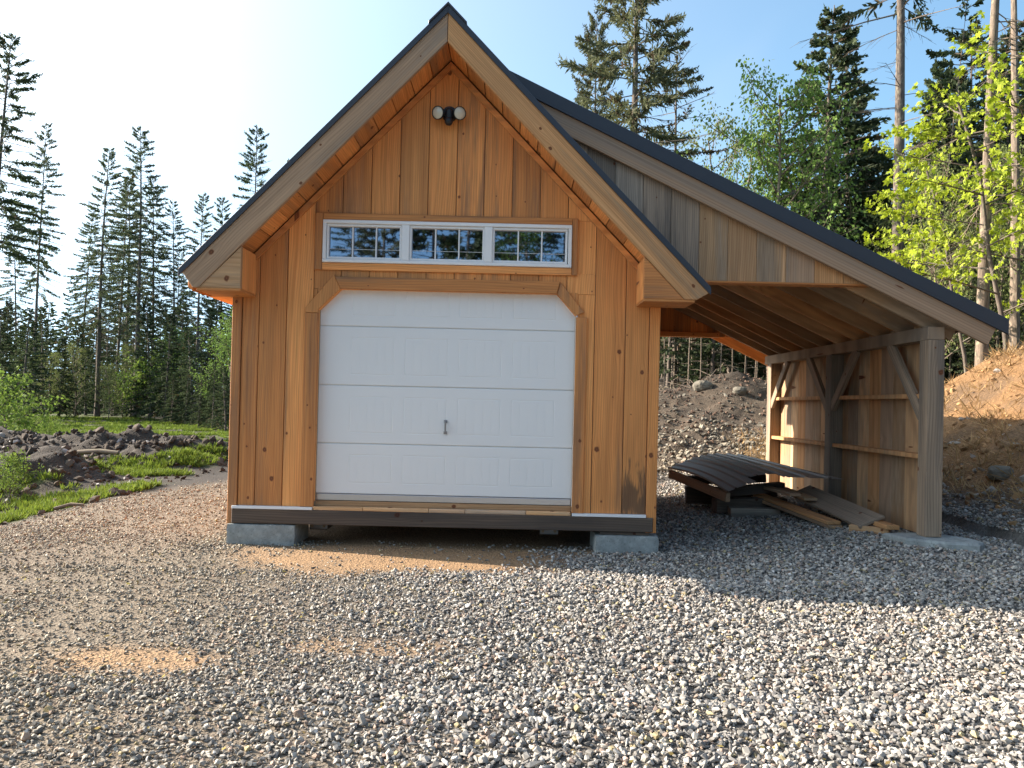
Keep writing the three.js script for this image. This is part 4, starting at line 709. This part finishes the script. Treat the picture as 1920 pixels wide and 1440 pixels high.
[[-0.68, 40, 6.4], [-0.655, 37, 5.6], [-0.628, 42, 6.2], [-0.605, 39, 4.2], [-0.585, 41, 5.6], [-0.57, 46, 4.8], [-0.535, 44, 3.8], [-0.51, 43, 5.8], [-0.485, 40, 6.4], [-0.463, 38, 5.6], [-0.445, 42, 7.2], [-0.428, 36, 4.6], [-0.41, 39, 6.0], [-0.392, 37, 4.4], [-0.372, 40, 5.4], [-0.69, 33, 5.2], [-0.64, 48, 7], [-0.555, 50, 6.5], [-0.475, 50, 7.5], [-0.40, 50, 8], [-0.36, 46, 7], [-0.418, 33, 2.6], [-0.40, 32, 2.9], [-0.383, 31, 2.7], [-0.436, 35, 2.6], [-0.455, 36, 2.4]].forEach(([b, d, H], i) => put(d > 40 ? 'far_fir' : i % 3 ? 'dense_fir' : 'dark_fir', 'young_fir', b, d, H, 'dark young fir in the low belt across the field', 'low firs across the field', i * 2.1, 0.95 + 0.25 * (i % 2)));
[[-0.376, 33, 5.0, 'birch'], [-0.462, 41, 4.4, 'birch'], [-0.445, 40, 4.8, 'birch'], [-0.50, 40, 3.0, 'shrub'], [-0.585, 40, 3.8, 'young_birch'], [-0.54, 39, 2.8, 'young_birch'], [-0.62, 38, 3.2, 'young_birch'], [-0.52, 42, 4.0, 'young_birch']].forEach(([b, d, H, k], i) => put(k, 'field_birch', b, d, H, ['eighth', 'sixth', 'seventh', 'fifth', 'second', 'third', 'first', 'fourth'][i] + ' from the left of eight bright young birches before the firs', 'young birches across the field', i * 1.3, 1.1));
[[-0.673, 17.5, 1.75, 'tallest bright green shrub at the left edge behind the soil heaps'], [-0.655, 18.5, 1.1, 'low bright shrub right of the tall one at the left edge'], [-0.618, 20, 0.8, 'small shrub behind the soil heaps, by a pale stump'], [-0.668, 9.7, 0.55, 'small lone sprig growing at the foot of the dark soil heap']].forEach(([b, d, H, l], i) => put('shrub', 'leafy_shrub', b, d, H, l, 'shrubs in the field', i, 1.3));

[...Array(46).keys()].forEach((i) => put('far_fir', 'far_fir', -0.70 + 0.014 * i, 56 + 9 * ((i * 0.618) % 1), 6 + 2.6 * ((i * 0.382) % 1), 'distant fir in the rear row across the field', 'distant firs across the field', i * 2.7, 1.5));
// right-hand side: spruces and hardwoods on the slope behind the lean-to
const FR = 'trees behind the lean-to';
put('big_spruce', 'spruce_tree', 0.160, 21, 15.6, 'big shaggy spruce rising behind the lean-to roof', FR, 2.6, 1.0);
put('big_spruce', 'spruce_tree', 0.102, 24.5, 12.2, 'shaggy spruce overlapping the left side of the big one', FR, 4.4, 0.75);
put('dying_spruce', 'spruce_tree', 0.216, 23, 10.9, 'half dead spruce with scattered tufts right of the shaggy one', FR, 0.8, 0.95);
put('young_birch', 'birch_tree', 0.262, 25, 8.4, 'pale leafing birch peeping over the middle of the lean-to roof', FR, 0.4, 0.8);
put('young_birch', 'birch_tree', 0.302, 27, 8.6, 'small leafing birch top next to the dense green birch', FR, 2.4, 0.7);
put('birch', 'birch_tree', 0.345, 20, 8.4, 'fresh green birch in front of the dark spruces over the roof', FR, 1.4, 0.95);
put('birch', 'birch_tree', 0.378, 21, 7.4, 'green birch at the foot of the dark spruces, right of the first', FR, 3.2, 1.0);
put('dark_fir', 'spruce_tree', 0.405, 22, 11.4, 'dark layered spruce left of the tall bare trunk', FR, 0.7, 1.25);
put('dark_fir', 'spruce_tree', 0.452, 24, 11.6, 'dark spruce directly behind the tall bare trunk', FR, 2.7, 1.1);
put('tall_pole', 'spruce_tree', 0.516, 17.5, 19.5, 'tall straight trunk with sparse dead boughs leaving the top of the picture', FR, 2.0, 0.95);
put('bare_pole', 'spruce_tree', 0.632, 12, 14.5, 'pale bare trunk on the crest of the bank with curling dead branches', FR, 1.2, 1.0);
put('bare_pole', 'spruce_tree', 0.668, 14.5, 15.5, 'second bare trunk at the right edge behind the maple', FR, 4.2, 0.9);
put('pole_sapling', 'pole_tree', 0.565, 19, 10.5, 'slim pole between the tall trunk and the pale bare trunk', 'slim poles on the slope', 0.4);
put('maple', 'maple_tree', 0.668, 11.4, 4.6, 'yellow-green leafing maple in front of the pale bare trunk', 'maples on the bank', 0.3, 1.0);
put('maple', 'maple_tree', 0.712, 12.2, 5.8, 'yellow-green maple at the right edge of the picture, upper boughs', 'maples on the bank', 1.1, 1.0);
put('maple', 'maple_tree', 0.615, 14.5, 5.0, 'yellow-green maple twigs left of the pale bare trunk', 'maples on the bank', 0.1, 0.8);
[[0.385, 30, 6.6], [0.43, 29, 7.2], [0.475, 27, 8.6], [0.50, 31, 7.4], [0.53, 25, 6.6], [0.56, 28, 8.2], [0.59, 24, 7.4], [0.62, 26, 9.0], [0.65, 22, 7.0], [0.68, 25, 9.4], [0.70, 19, 7.2], [0.74, 22, 9.5], [0.49, 21.5, 4.4], [0.545, 20.5, 4.6], [0.60, 18.5, 4.0], [0.64, 17.5, 3.8], [0.575, 22, 5.4], [0.505, 17.5, 3.6], [0.535, 16.5, 3.4], [0.56, 17.8, 4.4], [0.625, 15.2, 3.0], [0.66, 19.5, 5.2], [0.69, 17, 4.6], [0.72, 16, 4.2], [0.605, 21, 5.8], [0.635, 23, 7.6], [0.42, 26, 8.4], [0.46, 22.5, 7.2], [0.485, 24.5, 8.0], [0.52, 22, 7.0], [0.545, 24, 9.4], [0.58, 25.5, 11.4], [0.61, 25.8, 12.4], [0.645, 25.5, 12.6], [0.67, 21, 9.4], [0.705, 23, 11.4], [0.69, 25.6, 13], [0.72, 20, 9.2], [0.555, 21, 8.6], [0.595, 20, 8.8]].forEach(([b, d, H], i) => put(d > 26 ? 'far_fir' : i % 2 ? 'dense_fir' : 'dark_fir', 'slope_fir', b, d, H, 'dark fir filling the wooded slope behind the lean-to', 'firs on the wooded slope', i * 2.3, 1.05));
[[0.585, 17], [0.61, 16], [0.655, 15.5], [0.69, 16.5], [0.54, 18.5], [0.565, 15.8], [0.63, 18], [0.515, 19], [0.70, 14.6]].forEach(([b, d], i) => put('young_birch', 'slope_birch', b, d, 4.2 + 0.5 * (i % 3), ['fourth', 'fifth', 'seventh', 'eighth', 'second', 'third', 'sixth', 'first', 'ninth'][i] + ' from the left of nine leafing saplings among the bare trunks', 'saplings on the slope', i, 0.8));
// the wood seen through the open bay
const RB = rng(77);
const capH = (b, d) => { const x = b * d, z = 6.4 - d; return 1.25 + d * (0.446 - 0.498 * (b - 0.0)) - height(x, z) - 0.4; };
for (let k = 0; k < 34; k++) { const b = 0.185 + 0.165 * ((k * 0.618 + 0.1 * RB()) % 1), d = 18.6 + 11 * RB(); put('pole_sapling', 'pole_tree', b, d, Math.min(capH(b, d), 8.5 + 3.5 * RB()), 'thin pale pole in the wood seen through the open bay', 'poles seen through the open bay', RB() * 6, 0.8 + 0.5 * RB()); }
for (let k = 0; k < 22; k++) { const b = 0.165 + 0.2 * ((k * 0.618 + 0.05 * RB()) % 1), d = 21 + 12 * RB(); put('far_fir', 'wood_fir', b, d, Math.min(capH(b, d), 5 + 4 * RB()), 'dark fir in the wood seen through the open bay', 'firs seen through the open bay', RB() * 6, 0.9); }
// trees behind the photographer, mirrored in the transom window
[[-7.2, 26, 12.5, 'open_spruce'], [-5.3, 24, 12.6, 'big_spruce'], [-3.4, 27, 14.2, 'dark_fir'], [-2.0, 23, 12.2, 'dark_fir'], [-0.2, 25, 9.5, 'birch'], [0.6, 27, 13, 'open_spruce'], [2.0, 24, 13, 'topped_spruce'], [3.6, 26, 12.5, 'big_spruce'], [-9.5, 24, 13, 'dark_fir'], [6, 27, 14, 'open_spruce'], [-12.5, 27, 14, 'big_spruce'], [9, 25, 13, 'dark_fir'], [12, 22, 13, 'dark_fir'], [14, 17, 13.5, 'big_spruce'], [15.5, 12, 13, 'dark_fir'], [16, 7, 12.5, 'dark_fir'], [17, 2.5, 13, 'big_spruce'], [-16, 24, 13, 'dark_fir'], [-1, 31, 15, 'dark_fir'], [5, 32, 16, 'dark_fir']].forEach(([x, z, H, k], i) => tree(k, 'yard_tree', x, z, H, 'tree across the yard, standing behind the viewer', 'trees behind the viewer, mirrored in the window', i * 1.9, 1.1));
console.log('trees built');

// ---------------------------------------------------------------- ground cover
function stoneGeo(seed, sx, sy, sz, n = 13) { const R = rng(seed), pts = []; for (let k = 0; k < n; k++) { const u = R() * 2 - 1, a = R() * 6.283, r = Math.sqrt(1 - u * u), q = 0.82 + 0.3 * R(); pts.push(V(r * Math.cos(a) * sx * q, u * sy * q, r * Math.sin(a) * sz * q)); } const g = new ConvexGeometry(pts); g.computeVertexNormals(); return g; }
const STONES = [[1, 0.55, 0.75], [1, 0.5, 0.6], [0.9, 0.65, 0.8], [1.15, 0.42, 0.7], [0.95, 0.75, 0.85], [1.2, 0.5, 0.5]].map((s, i) => stoneGeo(100 + i, s[0] * 0.5, s[1] * 0.5, s[2] * 0.5, 12 + i % 3));
function scatter(name, label, category, geos, mat, items) { // items: [x, y, z, size, rx, ry, rz, r, g, b]
  const g = new THREE.Group(); add(g, name); stuff(g); tag(g, label, category);
  const lists = geos.map(() => []); items.forEach((it, i) => lists[i % geos.length].push(it));
  const m = new THREE.Matrix4(), q = new THREE.Quaternion(), e = new THREE.Euler(), c = new THREE.Color();
  lists.forEach((L, k) => { if (!L.length) return; const im = new THREE.InstancedMesh(geos[k], mat, L.length); im.name = name + '_pieces'; stuff(im); L.forEach((t, i) => { e.set(t[4], t[5], t[6]); q.setFromEuler(e); const s = t[3]; m.compose(V(t[0], t[1], t[2]), q, Array.isArray(s) ? V(...s) : V(s, s, s)); im.setMatrixAt(i, m); c.setRGB(t[7], t[8], t[9]); im.setColorAt(i, c); }); im.castShadow = im.receiveShadow = true; g.add(im); });
  return g;
}
{
  const R = rng(9), items = [];
  const pal = () => { const k = R(); const v = (0.56 + 0.66 * R()) * 1.1; if (k < 0.46) return [0.285 * v, 0.268 * v, 0.24 * v]; if (k < 0.66) return [0.405 * v, 0.375 * v, 0.325 * v]; if (k < 0.84) return [0.15 * v, 0.143 * v, 0.135 * v]; if (k < 0.93) return [0.34 * v, 0.255 * v, 0.20 * v]; if (k < 0.965) return [0.33 * v, 0.27 * v, 0.15 * v]; return [0.46 * v, 0.445 * v, 0.42 * v]; };
  // rows of depth: density thins with distance
  const tan = 0.72;
  let tries = 0; const want = 330000;
  const field = (zc0, zc1, perM2, s0, s1) => {
    const area = [];
    for (let zc = zc0; zc > zc1; zc -= 0.25) {
      const d = 6.4 - zc, vis = Math.max(1.2, d * tan + 0.3), half = vis + 2.6, n = Math.round(2 * half * 0.25 * perM2);
      for (let k = 0; k < n; k++) {
        const x = (R() * 2 - 1) * half, z = zc - R() * 0.25; if (x > 6.5 || x < -7.5) continue;
        if (x > WL + 0.1 && x < WR - 0.1 && z < -0.2) continue;
        if (Math.abs(x) > vis && R() < 0.45) continue; const gm = gravelMask(x, z); if (R() > gm) continue;
        const sd = sandAt(x, z); if (R() < sd * 0.97) continue;
        if (x < -0.3 && R() < 0.6 * sst(0.0, -1.8, x) * sst(0.25, 0.6, fbm(x * 1.3 + 5, z * 1.3, 3))) continue;
        const s = mix(s0 * 0.75, s1 * 1.12, Math.pow(R(), 2.2)) * (R() < 0.015 ? 1.5 : 1) * mix(1, 0.74, sst(0.6, -1.6, x));
        const c = pal(), w = sst(0, -3, x); if (w > 0) { c[0] *= mix(1, 1.05, w); c[1] *= mix(1, 0.97, w); c[2] *= mix(1, 0.82, w); }
        items.push([x, height(x, z) + s * (0.10 + 0.32 * R()), z, s, (R() - 0.5) * 0.9, R() * 6.28, (R() - 0.5) * 0.9, ...c]);
      }
    }
  };
  field(6.2, 5.0, 1500, 0.018, 0.042); field(5.0, 3.2, 3900, 0.0165, 0.041); field(3.2, 1.2, 3900, 0.016, 0.038); field(1.2, -0.8, 3100, 0.017, 0.039); field(-0.8, -3, 1700, 0.02, 0.045); field(-3, -7, 900, 0.024, 0.05);
  console.log('stones', items.length);
  const sm = std({ roughness: 0.86, color: 0xffffff });
  scatter('gravel', 'loose grey crushed stone covering the yard', 'gravel', STONES, sm, items);
}
{ // rubble on the slope behind and stones in the bank
  const R = rng(31), items = [];
  for (let k = 0; k < 12000; k++) { const z = -5.2 - 5.6 * R(), x = 1.2 + 6 * R(); const u = hillU(x, z); if (u < 0.1) continue; if (R() > sst(4.6, 1.0, u + 2.2 * (fbm(x * 1.2, z * 1.2, 3) - 0.5)) * 1.0 + 0.10) continue; const s = 0.022 + 0.13 * Math.pow(R(), 4.2), v = (0.22 + 0.75 * R()) * mix(1, 0.5, sst(1.5, 4, u)), t = R(); items.push([x, height(x, z) + s * 0.12, z, s, (R() - 0.5) * 1.2, R() * 6.28, (R() - 0.5) * 1.2, (0.36 + 0.08 * t) * v, (0.335 + 0.04 * t) * v, 0.27 * v]); }
  for (let k = 0; k < 1500; k++) { const z = -4 + 5.5 * R(), x = 3.9 + 1.9 * R(), u = hillU(x, z); if (u < -0.3 || u > 0.7) continue; const s = 0.015 + 0.05 * Math.pow(R(), 2.5), v = 0.45 + 0.7 * R(); items.push([x, height(x, z) + s * 0.15, z, s, (R() - 0.5), R() * 6.28, (R() - 0.5), 0.30 * v, 0.26 * v, 0.21 * v]); }
  for (let k = 0; k < 240; k++) { const z = -4.5 + 4.8 * R(), x = 3.95 + 3 * R(), u = hillU(x, z); if (u < 0.05) continue; if (u > 1.2 && R() < 0.7) continue; const s = 0.03 + 0.12 * Math.pow(R(), 3), v = 0.6 + 0.6 * R(); items.push([x, height(x, z) + s * 0.1, z, s, (R() - 0.5), R() * 6.28, (R() - 0.5), 0.34 * v, 0.31 * v, 0.27 * v]); }
  for (let k = 0; k < 900; k++) { const z = -1 - 10 * R(), x = -5.2 - 6 * R(); const s = 0.03 + 0.14 * Math.pow(R(), 4), v = 0.5 + 0.8 * R(); items.push([x, height(x, z) + s * 0.1, z, s, (R() - 0.5), R() * 6.28, (R() - 0.5), 0.30 * v, 0.28 * v, 0.26 * v]); }
  scatter('rubble', 'broken stones lying on the slope behind the lean-to and on the bank', 'rubble', STONES, std({ roughness: 0.9 }), items);
}
{ // clods of dark soil
  const R = rng(41), items = [], geos = [0, 1, 2].map((k) => stoneGeo(300 + k, 0.5, 0.34, 0.45, 16));
  for (let k = 0; k < 9000; k++) { const z = -1 - 13 * R(), x = -4.7 - 7.5 * R(); if (gravelMask(x, z) > 0.3) continue; if (R() > 0.25 + 3 * heaps(x, z)) continue; const s = 0.03 + 0.16 * Math.pow(R(), 2.5), v = 0.5 + 0.9 * R(); items.push([x, height(x, z) + s * 0.1, z, s, R() * 3, R() * 6.28, R() * 3, 0.085 * v, 0.065 * v, 0.048 * v]); }
  for (let k = 0; k < 1300; k++) { const z = -5.2 + 5.4 * R(), x = 4 + 4 * R(), u = hillU(x, z); if (u < 0.1) continue; const s = 0.02 + 0.10 * Math.pow(R(), 2.5), v = 0.6 + 0.8 * R(); items.push([x, height(x, z) + s * 0.1, z, s, R() * 3, R() * 6.28, R() * 3, 0.30 * v, 0.18 * v, 0.085 * v]); }
  for (let k = 0; k < 5000; k++) { const z = -5.6 - 7 * R(), x = 1.5 + 6 * R(), u = hillU(x, z); if (u < 0.6) continue; const s = 0.015 + 0.08 * Math.pow(R(), 4), v = 0.6 + 0.8 * R(); items.push([x, height(x, z) + s * 0.1, z, s, R() * 3, R() * 6.28, R() * 3, 0.12 * v, 0.076 * v, 0.052 * v]); }
  scatter('soil_clods', 'clods of dug earth on the soil heaps and the bank', 'soil', geos, std({ roughness: 1 }), items);
}
{ // dead leaves and bits of bark blown over the gravel
  const R = rng(81), items = [], b = new MB(); b.blade(V(-0.5, 0, 0), V(1, 0.1, 0).normalize(), 1, 0.28, V(0, 0.2, 1).normalize(), [1, 1, 1]); const g = b.geo();
  for (let k = 0; k < 700; k++) { const z = 4.6 - 6.5 * R(), x = (R() * 2 - 1) * Math.max(1.2, (6.4 - z) * 0.7); if (gravelMask(x, z) < 0.5 || (z < 0.1 && x > WL && x < WR)) continue; const s = 0.012 + 0.03 * R() * R(), v = 0.4 + 0.9 * R(), t = R(); items.push([x, height(x, z) + 0.022 + 0.008 * R(), z, s, (R() - 0.5) * 0.8, R() * 6.28, (R() - 0.5) * 0.8, (0.26 + 0.1 * t) * v, (0.18 + 0.12 * t) * v, 0.07 * v]); }
  scatter('leaf_litter', 'dead leaves and bark chips scattered on the gravel', 'leaf litter', [g], leafless(), items);
}
function tuft(seed, n, h, w, spread) { const R = rng(seed), b = new MB(); for (let k = 0; k < n; k++) { const a = R() * 6.28, l = 0.25 + 0.75 * R(), d = V(Math.cos(a) * l * spread, 1, Math.sin(a) * l * spread).normalize(); b.blade(V((R() - 0.5) * 0.05, -0.01, (R() - 0.5) * 0.05), d, h * (0.5 + 0.6 * R()), w, V(-d.z, 0, d.x + 0.01).normalize(), [1, 1, 1]); } return b.geo(); }
{ // grass on the field and its verge
  const R = rng(51), items = [], geos = [0, 1, 2].map((k) => tuft(400 + k, 10, 0.085, 0.006, 1.1));
  const grassy = (x, z) => { const c = groundColour(x, z); return sat((c[1] - c[0]) / 0.035); };
  for (let k = 0; k < 72000; k++) { const d = 5 + 35 * Math.pow(R(), 1.7), bx = -(0.34 + 0.62 * R() * R() + 0.1 * R()), x = bx * d, z = 6.4 - d; if (x > -4.6) continue; if (R() > grassy(x, z)) continue; const s = (0.6 + 0.9 * R()) * (1 + d * 0.02), v = 0.6 + 0.7 * R(); items.push([x, height(x, z), z, s, 0, R() * 6.28, 0, 0.20 * v, 0.27 * v, 0.04 * v]); }
  scatter('grass', 'patches of fresh grass on the cleared field', 'grass', geos, leafless(), items);
}
function leafless() { return new THREE.MeshPhysicalMaterial({ roughness: 0.9, transmission: 0.35, thickness: 0, side: THREE.DoubleSide, specularIntensity: 0.3 }); }
{ // dry straw and roots on the bank
  const R = rng(61), items = [], geos = [0, 1, 2].map((k) => tuft(500 + k, 8, 0.2, 0.0045, 3.2));
  for (let k = 0; k < 13000; k++) { const z = -8 + 8.6 * R(), x = 4 + 6 * R(), u = hillU(x, z); if (u < 0.35) continue; if (R() > 0.10 + 0.5 * sst(0.5, 0.66, fbm(x * 2.6, z * 2.6, 3))) continue; const v = 0.55 + 0.8 * R(), s = 0.5 + 1.1 * R(); items.push([x, height(x, z), z, s, (R() - 0.5) * 1.2, R() * 6.28, (R() - 0.5) * 1.2, 0.46 * v, 0.31 * v, 0.15 * v]); }
  scatter('straw', 'dry straw and rootlets lying over the ochre bank', 'straw', geos, leafless(), items);
}
{ // dead brush and fallen twigs along the crest of the bank and in the wood
  const R = rng(71), b = new MB();
  for (let k = 0; k < 520; k++) { const d = 11 + 9 * R(), bx = 0.18 + 0.55 * R(), x = bx * d, z = 6.4 - d, u = hillU(x, z); if (u < (z < -5 ? 5.2 : 2.7)) continue; const y = height(x, z), a = R() * 6.28, L = (0.3 + 1.1 * R()) * (z < -9 ? 0.55 : 1), up = R() * (z < -9 ? 0.5 : 0.9); const P = V(x, y, z), E = V(x + Math.cos(a) * L, y + up * L + 0.03, z + Math.sin(a) * L), Mi = P.clone().lerp(E, 0.5).add(V((R() - 0.5) * 0.2, 0.08, (R() - 0.5) * 0.2)); b.tube([P, Mi, E], [0.009 + 0.008 * R(), 0.008, 0.003], 4); }
  const m = shadowed(new THREE.Mesh(b.geo(), MAT.palebark)); stuff(add(m, 'brushwood')); tag(m, 'dead twigs and brush on the crest of the bank', 'brush');
}
const log = (A, B, r, mat, name, label, group) => { const b = new MB(), a = V(...A), e = V(...B), mid = a.clone().lerp(e, 0.5).add(V(0.02, 0.03, 0)); b.tube([a, a.clone().lerp(mid, 0.02), mid, e.clone().lerp(mid, 0.02), e], [0.001, r, r * 0.92, r * 0.8, 0.001], 9); solo(b.geo(), mat, name, label, 'log', group, [mid.x, mid.y, mid.z]); };
{
  const y = (x, z) => height(x, z);
  log([-7.3, y(-7.3, -6.2) + 0.14, -6.2], [-6.55, y(-6.55, -6.1) + 0.12, -6.1], 0.045, MAT.palebark, 'stripped_log', 'pale broken branch on the dark soil heap in the field', 'logs lying about');
  log([-9.4, y(-9.4, -11) + 0.2, -11], [-8.9, y(-8.9, -11.2) + 0.1, -11.2], 0.07, MAT.palebark, 'stripped_log', 'pale stub of wood behind the soil heaps by the shrubs', 'logs lying about');
  log([-5.05, y(-5.05, -1.9) + 0.03, -1.9], [-4.75, y(-4.75, -1.95) + 0.03, -1.95], 0.02, MAT.palebark, 'stripped_log', 'white stick lying on the edge of the gravel', 'logs lying about');
  log([6.55, y(6.55, -6.2) + 0.07, -6.2], [7.6, y(7.6, -6.0) + 0.1, -6.0], 0.06, MAT.palebark, 'fallen_log', 'pale fallen log on the crest of the bank left of the bare trunk', 'logs lying about');
  log([5.75, y(5.75, -10.3) + 0.12, -10.3], [6.35, y(6.35, -9.5) + 0.1, -9.5], 0.03, MAT.palebark, 'fallen_log', 'thin pale pole lying on the mound seen through the open bay', 'logs lying about');
  log([5.9, y(5.9, -9.9) + 0.05, -9.9], [6.4, y(6.4, -9.1) + 0.05, -9.1], 0.028, MAT.palebark, 'fallen_log', 'second thin pole below the first on the mound seen through the bay', 'logs lying about');
  MAT.rock = std({ map: concTex, roughness: 0.95, color: new THREE.Color().setRGB(0.55, 0.46, 0.37) });
  const bould = (x, z, s, seed, label) => { const g = new THREE.IcosahedronGeometry(1, 5); { const q = g.attributes.position; for (let i = 0; i < q.count; i++) { const v = V(q.getX(i), q.getY(i), q.getZ(i)), n = 0.72 + 0.42 * fbm(v.x * 1.3 + seed * 7 + v.z, v.y * 1.3 + v.z * 0.8 + 20, 4) + 0.08 * fbm(v.x * 5 + seed, v.y * 5 + v.z * 4, 3); q.setXYZ(i, v.x * n * s * 0.55, Math.max(-0.6, Math.min(0.8, v.y * n)) * s * 0.42, v.z * n * s * 0.45); } g.computeVertexNormals(); } g.translate(x, y(x, z) + s * 0.15, z); solo(g, MAT.rock, 'boulder', label, 'boulder', 'boulders', [x, y(x, z), z]); };
  bould(4.35, -10.6, 0.42, 5, 'flat boulder on the left shoulder of the mound seen through the bay');
  bould(5.0, -10.0, 0.3, 6, 'small upright boulder on the face of the mound seen through the bay');
  bould(5.05, -1.3, 0.24, 7, 'grey boulder embedded in the bank right of the lean-to post');
}
renderer.render(scene, camera);
